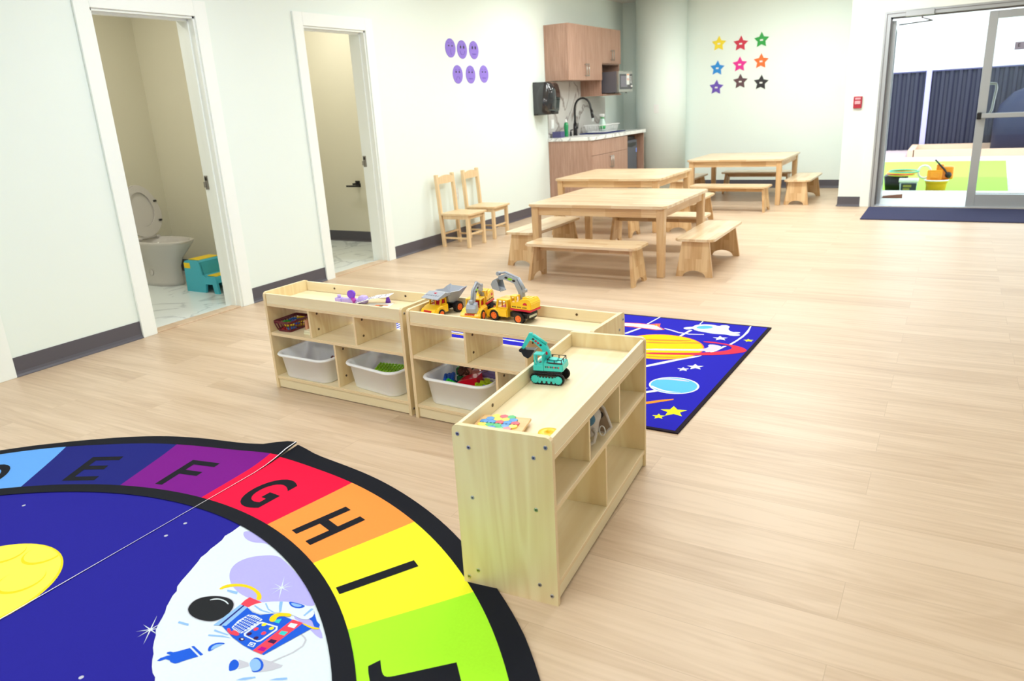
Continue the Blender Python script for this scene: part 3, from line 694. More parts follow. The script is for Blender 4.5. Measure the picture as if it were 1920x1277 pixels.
for k, (x, y, lb) in enumerate([(0.30, 9.98, 'clear spray bottle with green band, nearer one in the dish rack'), (0.24, 10.07, 'clear spray bottle with green band, farther one in the dish rack')]):
    t = bottle('spray_bottle', lb, (x, y, fz + 0.022), [(0.036, 0), (0.038, 0.02), (0.038, 0.10), (0.024, 0.15), (0.016, 0.175)], [mat('bottle_clear', (204, 232, 222), 0.15)])
    t['group'] = 'spray bottles in the dish rack'
    q = MB(); q.lathe([(0.0165, 0.165), (0.018, 0.172), (0.018, 0.185), (0.015, 0.187)], seg=14); q.done('collar', mat('collar_green', (20, 150, 60), 0.3), t)
    q = MB(); q.cyl((0, 0, 0.185), (0, 0, 0.21), 0.016); q.box((-0.018, -0.035, 0.20), (0.018, 0.022, 0.232), bev=0.006); q.done('trigger_head', M['white'], t)
    q = MB(); q.cyl((0, 0, 0.03), (0, 0, 0.075), 0.0388); q.done('bottle_label', mat('label_green', (60, 180, 100), 0.4), t)
def outlet(label, loc, rot):
    t = thing('wall_outlet', label, 'outlet', loc, rot)
    q = MB(); q.box((-0.037, -0.006, -0.058), (0.037, 0, 0.058), bev=0.003); q.done('cover_plate', M['white'], t)
    q = MB(); q.box((-0.017, -0.009, 0.006), (0.017, -0.005, 0.036), bev=0.003); q.box((-0.017, -0.009, -0.036), (0.017, -0.005, -0.006), bev=0.003); q.done('socket', M['trim'], t)
outlet('white wall outlet behind the two small chairs', (0.0, 6.68, 0.49), PI / 2)
outlet('white outlet on the marble splashback above the dish rack', (0.010, 10.28, 1.14), PI / 2)
outlet('white outlet low on the marble splashback under the towel dispenser', (0.010, 8.99, 1.10), PI / 2)

# ================================================================= TABLES, BENCHES, CHAIRS
def table(label):
    W, D, H = 1.20, 1.16, 0.562
    t = thing('table', label, 'table', group='square wooden children tables')
    q = MB(); q.prism(rrect(W, D, 0.035, 5, W / 2, D / 2), H - 0.022, H)
    es = [e for e in q.bm.edges if abs(e.verts[0].co.z - e.verts[1].co.z) < 1e-5]
    bmesh.ops.bevel(q.bm, geom=es, offset=0.006, segments=2, affect='EDGES')
    q.done('tabletop', M['rub_x'], t)
    for y0, y1 in ((0.035, 0.057), (D - 0.057, D - 0.035)):
        q = MB(); q.box((0.04, y0, H - 0.092), (W - 0.04, y1, H - 0.022)); q.done('apron', M['rub_ap'], t)
    for x0, x1 in ((0.035, 0.057), (W - 0.057, W - 0.035)):
        q = MB(); q.box((x0, 0.04, H - 0.092), (x1, D - 0.04, H - 0.022)); q.done('apron', M['rub_apy'], t)
    for cx in (0.055, W - 0.055):
        for cy in (0.055, D - 0.055):
            q = MB(); vs = q.box((cx - 0.032, cy - 0.032, 0), (cx + 0.032, cy + 0.032, H - 0.022), bev=0.006)
            for v in vs:
                if v.co.z < 0.02: v.co.x = cx + (v.co.x - cx) * 0.86; v.co.y = cy + (v.co.y - cy) * 0.86
            q.done('leg', M['rub_leg'], t)
    return t
T1 = table('square wooden table nearest the toy shelves'); T1.location = (1.552, 5.442, 0)
T2 = dup(T1, (0.815, 7.403, 0), 0, 'square wooden table by the kitchenette end panel')
T3 = dup(T1, (1.612, 9.62, 0), 0, 'square wooden table against the star-decorated back wall')
def bench():
    W, D, H = 0.94, 0.305, 0.300
    t = thing('bench', '', 'bench', group='low wooden benches around the tables')
    q = MB(); q.prism(rrect(W, D, 0.035, 5), H - 0.02, H)
    es = [e for e in q.bm.edges if abs(e.verts[0].co.z - e.verts[1].co.z) < 1e-5]
    bmesh.ops.bevel(q.bm, geom=es, offset=0.006, segments=2, affect='EDGES')
    q.done('seat', M['rub_x'], t)
    # splayed end panel: trapezoid with an arch cut at the foot
    hw0, hw1 = 0.145, 0.105
    pr = [(-hw0, 0), (-hw0 + 0.055, 0)]
    for k in range(9):
        a = PI * k / 8; pr.append((-(hw0 - 0.055) * math.cos(a), 0.0 + 0.05 * math.sin(a)))
    pr += [(hw0 - 0.055, 0), (hw0, 0), (hw1, H - 0.02), (-hw1, H - 0.02)]
    pr2 = [pr[0]] + pr[2:11] + pr[12:]
    for s in (-1, 1):
        q = MB(); q.prism(pr2, -0.011, 0.011, 'yz', mi=0)
        for v in q.bm.verts:
            v.co.x += s * (W / 2 - 0.06) + s * (H - v.co.z) * 0.10
        q.done('end_panel', M['rub_pz'], t)
    q = MB(); q.box((-(W / 2 - 0.07), -0.011, H - 0.075), (W / 2 - 0.07, 0.011, H - 0.02)); q.done('stretcher', M['rub_ap'], t)
    return t
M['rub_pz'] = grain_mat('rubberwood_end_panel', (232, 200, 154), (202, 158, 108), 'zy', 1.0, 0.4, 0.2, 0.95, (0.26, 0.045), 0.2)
B0 = bench()
spots = [(2.17, 5.245, 0.0, 'bench in front of the nearest table, facing the toy shelves'),
 (2.93, 6.03, PI / 2 + 0.01, 'bench along the right side of the nearest table'),
 (1.395, 6.03, PI / 2, 'bench along the left side of the nearest table, towards the chairs'),
 (2.22, 6.80, 0.02, 'bench at the back of the nearest table, under its far edge'),
 (1.37, 7.24, 0.0, 'bench at the front of the middle table, behind the nearest one'),
 (2.17, 7.98, PI / 2 + 0.02, 'bench along the right side of the middle table'),
 (2.29, 9.17, -0.02, 'bench at the front of the farthest table'),
 (2.97, 10.17, PI / 2 - 0.01, 'bench along the right side of the farthest table'),
 (1.47, 10.15, PI / 2, 'bench along the left side of the farthest table by the column'),
 (2.24, 10.87, 0.0, 'bench between the farthest table and the back wall')]
for i, (x, y, a, lb) in enumerate(spots):
    if i == 0: B0.location = (x, y, 0); B0.rotation_euler = (0, 0, a); B0['label'] = lb
    else: dup(B0, (x, y, 0), a, lb)
def chair():
    t = thing('child_chair', 'small wooden chair against the wall, nearer the bathroom doors', 'chair', group='small wooden chairs against the wall')
    m = M['chair_wood']; w = 0.32; dp = 0.34; hs = 0.345
    # origin = back left foot; faces +x, spans y
    q = MB(); q.prism(rrect(dp + 0.02, w + 0.02, 0.02, 4, dp / 2 + 0.015, w / 2), hs - 0.018, hs); q.done('seat', m, t)
    for y in (0.0, w - 0.034):
        q = MB(); vs = q.box((0, y, 0), (0.034, y + 0.034, 0.73), bev=0.004)
        for v in vs:
            if v.co.z > 0.34: v.co.x -= (v.co.z - 0.34) * 0.11
        q.done('back_post', m, t)
        q = MB(); q.box((dp - 0.034, y, 0), (dp, y + 0.034, hs - 0.018), bev=0.005); q.done('leg', m, t)
        q = MB(); q.box((0.03, y + 0.010, 0.085), (dp - 0.03, y + 0.024, 0.103)); q.done('stretcher', m, t)
        q = MB(); q.box((0.03, y + 0.006, hs - 0.058), (dp - 0.03, y + 0.028, hs - 0.018)); q.done('seat_rail', m, t)
    q = MB(); pr = [(0.03, 0.635)] + [(0.03 + (w - 0.06) * k / 8, 0.70 + 0.018 * math.sin(PI * k / 8)) for k in range(9)] + [(w - 0.03, 0.635)]
    q.prism(pr, -0.022, -0.006, 'yz'); q.done('top_rail', m, t)
    for x in (0.010, dp - 0.026):
        q = MB(); q.box((x, 0.03, hs - 0.058), (x + 0.018, w - 0.03, hs - 0.018)); q.done('seat_rail', m, t)
    for x in (dp - 0.025, 0.009):
        q = MB(); q.box((x, 0.03, 0.125), (x + 0.013, w - 0.03, 0.143)); q.done('cross_stretcher', m, t)
    return t
C1 = chair(); C1.location = (0.105, 6.20, 0)
dup(C1, (0.085, 6.72, 0), 0.03, 'small wooden chair against the wall, nearer the kitchenette')

# ================================================================= WALL DECORATIONS
m_ov = cloth((150, 128, 222), 'purple_felt'); m_ln = mat('felt_line', (104, 84, 186), 0.8); m_eye = mat('eye_ink', (44, 34, 60), 0.6)
OV = [(6.764, 1.955, 'droopy', 'upper left of the purple paper faces, straight half-shut eyes'), (6.98, 1.947, 'smile', 'purple paper face with a wide smile, middle of upper row'), (7.209, 1.949, 'wavy', 'purple paper face with round eyes, right end of upper row'),
      (6.866, 1.70, 'frown', 'purple paper face with a deep frown, left end of lower row'), (7.113, 1.70, 'brows', 'purple paper face with slanted brows, middle of lower row'), (7.385, 1.707, 'wave2', 'purple paper face with wavy mouth, right end of lower row')]
for y, z, kd, lb in OV:
    t = thing('wall_cutout', lb, 'wall decoration', (0, y, z), 0, 'purple paper faces on the wall')
    q = MB(); n = 36
    q.prism([(0.093 * math.cos(2 * PI * k / n), 0.092 * math.sin(2 * PI * k / n)) for k in range(n)], 0.0, 0.004, 'yz'); q.done('face_disc', m_ov, t)
    q = MB()
    for sx in (-1, 1):
        ex, ez = sx * 0.030, 0.024
        er = (0.012, 0.010) if kd in ('droopy', 'frown', 'brows', 'wave2') else (0.013, 0.016)
        pts_ = [(ex + er[0] * math.cos(2 * PI * k / 14), ez + er[1] * math.sin(2 * PI * k / 14)) for k in range(14)]
        if kd in ('droopy', 'wave2'): pts_ = [(a, min(b, ez + 0.004)) for a, b in pts_]
        q.prism(pts_, 0.004, 0.005, 'yz')
    q.done('eye', m_eye, t)
    q = MB()
    if kd == 'smile': ln = [(0.045 * math.cos(a), -0.012 - 0.04 * math.sin(a)) for a in [PI * k / 12 for k in range(13)]]
    elif kd in ('frown', ): ln = [(0.03 * math.cos(a), -0.055 + 0.035 * math.sin(a)) for a in [PI * k / 12 for k in range(13)]]
    elif kd == 'droopy': ln = [(0.0, -0.01), (0.0, -0.04), (0.004, -0.062), (0.02, -0.062)]
    else: ln = [(-0.04 + 0.08 * k / 16, -0.042 + 0.007 * math.sin(k * 1.3)) for k in range(17)]
    q.tube([(0.0045, a, b) for a, b in ln], 0.0018, 5)
    for sx in (-1, 1):
        sl = 0.010 if kd in ('brows', 'frown') else -0.004
        q.tube([(0.0045, sx * 0.018, 0.048 - sl * 0.3), (0.0045, sx * 0.032, 0.052), (0.0045, sx * 0.044, 0.046 - (sl if kd != 'smile' else 0))], 0.0016, 5)
    q.done('mouth_and_brows', m_ln, t)
def star_pts(r, ri=0.45, n=5, a0=PI / 2, soft=False):
    out = []
    for k in range(2 * n):
        rr = r if k % 2 == 0 else r * ri; a = a0 + PI * k / n
        out.append((rr * math.cos(a), rr * math.sin(a)))
    return out
ST = [('yellow', (248, 222, 40), 1.373, 2.079), ('red', (206, 34, 66), 1.696, 2.052), ('green', (24, 160, 60), 1.994, 2.077), ('light blue', (24, 140, 224), 1.359, 1.734), ('magenta', (232, 24, 150), 1.692, 1.763), ('orange', (252, 112, 36), 2.0, 1.785), ('purple', (104, 76, 186), 1.351, 1.459), ('brown', (94, 62, 72), 1.709, 1.521), ('black', (36, 32, 38), 2.013, 1.487)]
# star positions scaled from the measuring plane at 11.9 m to the wall at 11.5 m
kk = YB / 11.9
for nm, rgb, x, z in ST:
    xx = 4.589 + (x - 4.589) * kk; zz = 1.342 + (z - 1.342) * kk
    t = thing('wall_star', '%s five-pointed star stuck on the back wall' % nm, 'star', (xx, YB, zz), 0, 'coloured stars on the back wall')
    q = MB(); vs = q.prism(star_pts(0.108, 0.52, a0=PI / 2 + random.uniform(-.06, .06)), -0.006, 0.0, 'xz')
    q.done('star_shape', mat('star_' + nm.replace(' ', '_'), rgb, 0.35, coat=0.3), t)
    q = MB(); q.box((-0.020, -0.0085, -0.012), (0.020, -0.006, 0.010)); q.done('name_tag', M['white'], t)

# ================================================================= BATHROOM FIXTURES
def toilet(label, loc):
    t = thing('toilet', label, 'toilet', loc)
    m = M['porcelain']
    def egg(x0, x1, w, z, n=28, sq=0.0):
        cx = x0 + (x1 - x0) * 0.46; out = []
        for k in range(n):
            a = 2 * PI * k / n; c, s = math.cos(a), math.sin(a)
            rx = (x1 - cx) if c > 0 else (cx - x0)
            px_ = abs(c) ** (1.0 if c > 0 else 0.75) * (1 if c > 0 else -1)
            out.append((cx + rx * px_, w / 2 * (abs(s) ** 0.9) * (1 if s > 0 else -1), z))
        return out
    q = MB()
    q.loft([egg(0.02, 0.54, 0.23, 0.0), egg(0.02, 0.53, 0.225, 0.03), egg(0.02, 0.53, 0.22, 0.16), egg(0.02, 0.57, 0.25, 0.24), egg(0.04, 0.66, 0.32, 0.32), egg(0.10, 0.715, 0.355, 0.375), egg(0.10, 0.73, 0.36, 0.395), egg(0.11, 0.722, 0.35, 0.402), egg(0.16, 0.69, 0.27, 0.398), egg(0.20, 0.66, 0.23, 0.35), egg(0.28, 0.58, 0.14, 0.26)])
    q.done('bowl', m, t)
    q = MB(); q.sphere((0.30, -0.113, 0.12), (0.028, 0.006, 0.028)); q.done('bolt_cap', m, t)
    def lid_pt(u, v, off):   # u across, v up along the raised lid, off toward the front
        lean = 0.13
        return (0.175 - v * lean + off, u, 0.415 + v)
    def outline(w, h, n=30, base=0.0):
        out = []
        for k in range(n):
            a = 2 * PI * k / n; c, s = math.cos(a), math.sin(a)
            v = base + h * 0.42 + (h * 0.58 * s if s > 0 else h * 0.42 * (-(abs(s) ** 0.8)))
            out.append((w / 2 * c * (1.0 if s > 0 else (1 - 0.12 * abs(s))), v))
        return out
    q = MB(); o = outline(0.36, 0.44); i_ = outline(0.235, 0.30, base=0.09)
    q.loft([[lid_pt(u, v, 0.020) for u, v in i_], [lid_pt(u, v, 0.030) for u, v in i_], [lid_pt(u, v, 0.030) for u, v in o], [lid_pt(u, v, 0.018) for u, v in o], [lid_pt(u, v, 0.018) for u, v in i_]], cap0=False, cap1=False, sm=False)
    st = q.done('seat_ring', m, t)
    q = MB()
    for u, v in ((-0.145, 0.30), (0.145, 0.30), (-0.15, 0.13), (0.15, 0.13)): q.tube([lid_pt(u - 0.014, v, 0.033), lid_pt(u + 0.014, v, 0.033)], 0.009, 8)
    q.done('bumper', M['black'], st)
    q = MB(); q.loft([[lid_pt(u, v, 0.002) for u, v in outline(0.37, 0.455)], [lid_pt(u, v, 0.015) for u, v in outline(0.37, 0.455)]], sm=False); q.done('lid', m, t)
    q = MB(); q.tube([(0.19, -0.10, 0.413), (0.19, 0.10, 0.413)], 0.012, 10); q.box((0.16, -0.11, 0.398), (0.21, -0.07, 0.42), bev=0.004); q.box((0.16, 0.07, 0.398), (0.21, 0.11, 0.42), bev=0.004); q.done('hinge', m, t)
    return t
toilet('grey-white toilet with raised seat and black seat bumpers behind the step stool', (-1.735, 4.045, 0.002))
toilet('grey-white toilet barely seen through the narrow bathroom doorway', (-1.69, 5.50, 0.002))
t = thing('step_stool', 'turquoise two-step stool with yellow treads in front of the toilet', 'step stool', (-0.93, 3.90, 0.002))
m_st = mat('stool_turquoise', (70, 186, 208), 0.45); m_sy = mat('stool_yellow', (250, 214, 20), 0.5)
q = MB()
pr = [(0, 0), (0.012, 0.24), (0.03, 0.262), (0.18, 0.268), (0.205, 0.255), (0.225, 0.15), (0.245, 0.135), (0.37, 0.14), (0.385, 0.125), (0.40, 0), (0.345, 0), (0.335, 0.075), (0.25, 0.075), (0.235, 0)]
q.prism(pr, 0, 0.02, 'xz'); q.prism(pr, 0.25, 0.27, 'xz')
q.prism([(0.0, 0), (0.012, 0.24), (0.03, 0.262), (0.18, 0.268), (0.205, 0.255), (0.225, 0.15), (0.245, 0.135), (0.37, 0.14), (0.385, 0.125), (0.395, 0.09), (0.385, 0.09), (0.372, 0.125), (0.24, 0.122), (0.21, 0.14), (0.19, 0.245), (0.03, 0.248), (0.02, 0.23), (0.012, 0)], 0.012, 0.258, 'xz')
q.done('body', m_st, t)
q = MB(); q.box((0.04, 0.03, 0.266), (0.175, 0.24, 0.272), bev=0.004); q.box((0.006, 0.05, 0.185), (0.014, 0.22, 0.225), bev=0.002); q.done('upper_tread', m_sy, t)
q = MB(); q.box((0.25, 0.03, 0.139), (0.365, 0.24, 0.145), bev=0.004); q.done('lower_tread', m_sy, t)
q = MB(); q.box((0.015, -0.003, 0.20), (0.09, 0.003, 0.245), bev=0.004); q.done('side_badge', m_sy, t)
t = thing('toilet_paper_holder', 'black toilet paper holder on the wall inside the narrow bathroom', 'paper holder', (-1.00, 6.26, 0.62))
q = MB(); q.box((-0.03, -0.012, -0.01), (0.03, 0, 0.05), bev=0.003); q.box((-0.015, -0.075, 0.01), (0.015, 0, 0.03), bev=0.002); q.box((-0.10, -0.085, -0.01), (0.095, -0.065, 0.008), bev=0.002); q.box((0.08, -0.085, -0.01), (0.095, -0.065, 0.03), bev=0.002); q.done('bracket', M['black'], t)

# ================================================================= TOY SHELVES
SW, SD, SH = 0.912, 0.30, 0.517
def face_mat(q, axis):
    for f in q.bm.faces:
        n = f.normal
        f.material_index = 0 if abs(n[axis]) > 0.7 else 1
def board(name, a, b, axis, parent, mats, bev=0.0015):
    q = MB(); q.box(a, b, 0, bev)
    q.bm.normal_update(); face_mat(q, axis)
    return q.done(name, mats, parent)
def screw(parent, p, axis, sgn, m):
    q = MB(); d = [0, 0, 0]; d[axis] = sgn
    e = [p[i] + d[i] * 0.0018 for i in range(3)]; e2 = [p[i] + d[i] * 0.0022 for i in range(3)]; s0 = [p[i] - d[i] * 0.002 for i in range(3)]
    q.cyl(s0, e, 0.0062, 0.0055, 14, 0); q.cyl(s0, e2, 0.0026, 0.0026, 6, 1)
    return q.done('screw', [m, M['recess']], parent)
def toy_shelf(label):
    t = thing('toy_shelf', label, 'shelf', group='low birch toy shelves')
    BX = [M['birch'], M['ply_edge']]; BZ = [M['birch_z'], M['ply_edge_y']]; th = 0.016
    for s, x0 in ((-1, 0.0), (1, SW - th)):
        r = 0.018
        pr = [(0, 0), (SD, 0)] + [(SD - r + r * math.cos(a), SH - r + r * math.sin(a)) for a in (0, PI / 6, PI / 3, PI / 2)] + [(r - r * math.sin(a), SH - r + r * math.cos(a)) for a in (0, PI / 6, PI / 3, PI / 2)]
        q = MB(); q.prism(pr, x0, x0 + th, 'yz', 0, False, 1)
        ep = q.done('end_panel', BZ, t)
        xo = x0 if s < 0 else x0 + th
        for (sd, z) in ((0.018, 0.49), (0.050, 0.453), (0.282, 0.488), (0.246, 0.453), (0.050, 0.297), (0.246, 0.297), (0.050, 0.058), (0.018, 0.030), (0.246, 0.058), (0.282, 0.030)):
            screw(ep, (xo, SD - sd if s < 0 else sd, z), 0, s, M['screw'])
    board('front_rail', (th, 0.004, 0.461), (SW - th, 0.016, 0.510), 1, t, [M['birch'], M['birch']])
    br_ = board('back_rail', (th, SD - 0.016, 0.461), (SW - th, SD - 0.004, 0.510), 1, t, [M['birch'], M['birch']])
    for x in (0.22, 0.70): screw(br_, (x, SD - 0.016, 0.487), 1, -1, M['screw_dark'])
    board('tray_board', (th, 0.002, 0.445), (SW - th, SD - 0.002, 0.461), 2, t, BX)
    board('middle_shelf', (th, 0.002, 0.289), (SW - th, SD - 0.002, 0.305), 2, t, BX)
    board('bottom_board', (th, 0.002, 0.052), (SW - th, SD - 0.002, 0.068), 2, t, BX)
    board('kick_board', (th, 0.008, 0.004), (SW - th, 0.020, 0.052), 1, t, [M['birch'], M['birch']])
    for x in (0.306, 0.606):
        d = board('divider', (x - 0.006, 0.006, 0.305), (x + 0.006, SD - 0.006, 0.445), 0, t, BZ)
        for y, z in ((0.055, 0.42), (0.055, 0.34), (0.235, 0.42)):
            screw(d, (x + 0.006, y, z), 0, 1, M['screw_dark'])
    d = board('divider', (SW / 2 - 0.006, 0.006, 0.068), (SW / 2 + 0.006, SD - 0.006, 0.289), 0, t, BZ)
    for z in (0.115, 0.255): screw(d, (SW / 2 + 0.006, 0.055, z), 0, 1, M['screw_dark'])
    return t
S1 = toy_shelf('birch toy shelf on the left, nearest the bathroom doors'); S1.location = (1.627, 2.510, 0); S1.rotation_euler = (0, 0, -0.030)
S2 = dup(S1, (2.568, 2.476, 0), -0.026, 'birch toy shelf in the middle carrying three yellow trucks')
_a = 0.083
S3 = dup(S1, (3.465 + SD * math.cos(_a), 1.524 + SD * math.sin(_a), 0.0), PI / 2 + _a, 'birch toy shelf nearest the camera with its end panel in view')
TZ = 0.461

# ---- white tubs
def tub(label, x, y, rz):
    q = MB()
    def L_(w, h, r, z): return [(a, b, z) for a, b in rrect(w, h, r, 6)]
    q.loft([L_(0.30, 0.215, 0.045, 0.0), L_(0.312, 0.227, 0.05, 0.008), L_(0.338, 0.256, 0.055, 0.120), L_(0.362, 0.282, 0.06, 0.121), L_(0.368, 0.288, 0.06, 0.127), L_(0.362, 0.282, 0.06, 0.134), L_(0.340, 0.260, 0.055, 0.133), L_(0.330, 0.248, 0.052, 0.126), L_(0.304, 0.219, 0.047, 0.012), L_(0.29, 0.205, 0.04, 0.005)])
    o = q.done('plastic_tub', M['white_plastic']); o.location = (x, y, 0.068); o.rotation_euler = (0, 0, rz)
    return tag(o, label, 'tub', 'white plastic tubs on the toy shelves')
tub('white plastic tub with two blocks inside, left end of the lower shelf', 1.848, 2.622, -0.03)
tub('white plastic tub with a lime studded plate, second from the left', 2.305, 2.625, -0.16)
tub('white plastic tub full of coloured blocks and a doll', 2.783, 2.618, -0.03)
tub('white plastic tub mostly hidden behind the nearest toy shelf', 3.235, 2.610, -0.03)

def brick(label, x, y, z, nx, ny, rgb, rz=0.0, tilt=(0, 0), h=0.024, u=0.0175, name='toy_brick', grp=None):
    q = MB(); w, d = nx * u, ny * u
    q.box((-w / 2, -d / 2, 0), (w / 2, d / 2, h), bev=0.001)
    for i in range(nx):
        for j in range(ny):
            q.cyl((-w / 2 + u * (i + .5), -d / 2 + u * (j + .5), h), (-w / 2 + u * (i + .5), -d / 2 + u * (j + .5), h + 0.005), u * 0.31, seg=12)
    o = q.done(name, cmat(rgb)); o.location = (x, y, z); o.rotation_euler = (tilt[0], tilt[1], rz)
    return tag(o, label, 'toy brick', grp)
BF = 0.074
# tub 1
brick('dark maroon block in the leftmost tub', 1.90, 2.68, BF, 2, 4, (110, 24, 34), 0.9, h=0.068)
brick('lime green block beside the maroon one in the leftmost tub', 1.955, 2.665, BF, 2, 2, (140, 200, 50), -0.3, h=0.066)
# tub 2
brick('orange block under the lime studded plate', 2.33, 2.66, BF, 6, 4, (240, 110, 30), -0.2, h=0.064)
brick('lime green studded plate in the second tub', 2.315, 2.61, BF + 0.072, 9, 8, (140, 196, 20), 0.25, (0.16, 0.04), h=0.007, u=0.0165, name='studded_plate')
brick('orange-red block by the right rim of the second tub', 2.405, 2.655, BF + 0.005, 2, 3, (250, 104, 40), 0.1, h=0.085)
brick('dark green block behind the lime studded plate', 2.37, 2.705, BF + 0.004, 2, 2, (60, 110, 50), 0.3, h=0.085)
brick('red block at the back left of the second tub', 2.27, 2.71, BF, 2, 3, (206, 60, 50), 0.3, h=0.055)
# tub 3 lower layer and heap
G3 = 'blocks heaped in the third tub'
cx3, cy3 = 2.783, 2.618
brick('blue block at the bottom left of the third tub', cx3 - 0.08, cy3 - 0.05, BF, 3, 4, (30, 80, 190), 0.1, h=0.084, grp=G3)
brick('red block buried in the middle of the third tub', cx3 + 0.00, cy3 - 0.03, BF, 4, 4, (200, 20, 40), 0.0, h=0.084, grp=G3)
brick('yellow block buried on the right of the third tub', cx3 + 0.09, cy3 - 0.03, BF, 4, 4, (240, 180, 20), 0.1, h=0.084, grp=G3)
brick('purple block buried at the back of the third tub', cx3 + 0.07, cy3 + 0.06, BF, 5, 3, (120, 80, 170), 0.0, h=0.084, grp=G3)
brick('green block buried at the back left of the third tub', cx3 - 0.05, cy3 + 0.06, BF, 5, 3, (40, 150, 60), 0.0, h=0.084, grp=G3)
Z2 = BF + 0.096
brick('small green block standing behind the blue slab', cx3 - 0.075, cy3 + 0.045, Z2, 2, 2, (10, 148, 50), 0.3, h=0.032, grp=G3)
brick('flat blue slab at the left front of the third tub', cx3 - 0.085, cy3 - 0.035, Z2, 3, 4, (14, 96, 206), 0.5, (0.12, -0.15), h=0.012, grp=G3)
brick('bright green block lying at the front of the third tub', cx3 - 0.035, cy3 - 0.085, Z2 - 0.008, 4, 1, (30, 190, 50), -0.35, (0.2, 0.1), h=0.022, grp=G3)
q = MB(); q.prism([(-0.05, 0), (0.055, 0), (0.055, 0.05), (-0.02, 0.028), (-0.05, 0.012)], -0.028, 0.028, 'xz'); o = q.done('toy_brick', cmat((222, 20, 48), 0.2)); o.location = (cx3 + 0.03, cy3 - 0.045, Z2 - 0.004); o.rotation_euler = (0.1, 0, 0.1); tag(o, 'glossy red wedge block in the middle of the third tub', 'toy brick', G3)
brick('orange two-stud block at the front rim of the third tub', cx3 + 0.022, cy3 - 0.098, Z2 - 0.006, 2, 1, (250, 166, 20), -0.1, (0.35, 0), h=0.016, grp=G3)
brick('orange block half hidden right of the two-stud one', cx3 + 0.065, cy3 - 0.098, Z2 - 0.010, 2, 1, (250, 160, 30), -0.05, (0.3, 0), h=0.014, grp=G3)
q = MB()
q.box((-0.03, -0.012, 0), (0.03, 0.012, 0.026), bev=0.001); q.box((-0.012, -0.03, 0.0), (0.012, 0.03, 0.026), bev=0.001); q.cyl((0, 0, 0.026), (0, 0, 0.032), 0.007)
o = q.done('toy_brick', cmat((176, 204, 20))); o.location = (cx3 + 0.125, cy3 - 0.055, Z2 - 0.002); o.rotation_euler = (0.35, 0.2, 0.5); tag(o, 'lime green cross-shaped block at the right rim', 'toy brick', G3)
brick('lime green block below the cross-shaped block', cx3 + 0.098, cy3 - 0.075, Z2 - 0.008, 2, 2, (150, 186, 20), 0.6, (0.3, 0.1), h=0.022, grp=G3)
brick('dark blue block at the front right corner', cx3 + 0.136, cy3 - 0.088, Z2 - 0.035, 1, 1, (30, 50, 190), 0.2, h=0.05, grp=G3)
# doll with brown hair lying on the blocks
t = thing('doll', 'brown-haired doll lying face down on the blocks', 'doll', (cx3 - 0.005, cy3 + 0.025, Z2 + 0.026), 0.3)
q = MB(); q.sphere((-0.02, 0, 0), (0.030, 0.028, 0.026)); q.done('head', cmat((214, 150, 130), 0.6), t)
q = MB()
for k in range(60):
    a = random.uniform(0, 2 * PI); b = random.uniform(-0.2, 1.0)
    q.sphere((-0.028 + 0.028 * math.cos(a) * math.cos(b), 0.028 * math.sin(a) * math.cos(b), 0.024 * math.sin(b)), random.uniform(0.006, 0.010), u=8, v=6)
q.tube([(0.0 + 0.017 * math.cos(a * PI / 8), 0.0, 0.03 + 0.019 * math.sin(a * PI / 8)) for a in range(16)], 0.0035, 6, closed=True)
q.done('hair', cmat((84, 44, 30), 0.8), t)
q = MB(); q.box((0.006, -0.018, -0.022), (0.05, 0.018, 0.010), bev=0.01); q.done('shirt', cmat((206, 130, 120), 0.7), t)
q = MB(); q.tube([(0.03, -0.02, -0.01), (0.06, -0.025, 0.0), (0.085, -0.01, 0.022)], 0.008, 8); q.done('arm', cmat((168, 140, 190), 0.7), t)
q = MB(); q.box((-0.035, -0.02, 0), (0.035, 0.02, 0.035), bev=0.008); o = q.done('foam_block', cmat((246, 170, 16), 0.8)); o.location = (cx3 + 0.02, cy3 + 0.085, Z2 + 0.004); o.rotation_euler = (0.1, 0, -0.1); tag(o, 'yellow-orange foam block at the back of the third tub', 'toy block')
q = MB(); q.box((-0.055, -0.022, 0), (0.055, 0.022, 0.034), bev=0.01)
for k in range(14): q.sphere((-0.045 + 0.007 * k, -0.024, 0.008 + random.uniform(0, .006)), 0.006, 1, 8, 6)
o = q.done('toy_pouch', [cmat((128, 112, 176), 0.7), M['white']]); o.location = (cx3 + 0.10, cy3 + 0.03, Z2 + 0.002); o.rotation_euler = (0.1, 0, -0.05); tag(o, 'purple soft pouch with white fringe in the third tub', 'pouch')

# ---- maroon basket with linking toys
t = thing('basket', 'small maroon slotted plastic basket of linking toys', 'basket', (1.705, 2.612, 0.305), 0.02)
m_ma = mat('maroon_plastic', (104, 24, 44), 0.35)
bw, bd, bh = 0.088, 0.135, 0.056; tw, td_ = 0.112, 0.162
def bk(u, s): return (1 - u) * s[0] + u * s[1]
q = MB(); q.loft([[(a, b, 0) for a, b in rrect(bw, bd, 0.01, 3)], [(a, b, 0.002) for a, b in rrect(bw, bd, 0.01, 3)]])
def band(z0, z1, th_=0.0016):
    def L2(z, o_): 
        u = z / bh; return [(a, b, z) for a, b in rrect(bw + (tw - bw) * u - o_, bd + (td_ - bd) * u - o_, 0.01, 3)]
    q.loft([L2(z0, 0), L2(z1, 0), L2(z1, 2 * th_), L2(z0, 2 * th_), L2(z0, 0)], cap0=False, cap1=False, sm=False)
band(0.0, 0.012); band(0.044, 0.056); 
q.tube([(a, b, bh) for a, b in rrect(tw, td_, 0.01, 3)], 0.0028, 6, closed=True)
def rib(x0, y0, x1, y1): q.tube([(x0, y0, 0.008), (x1, y1, 0.05)], 0.0024, 4, sm=False)
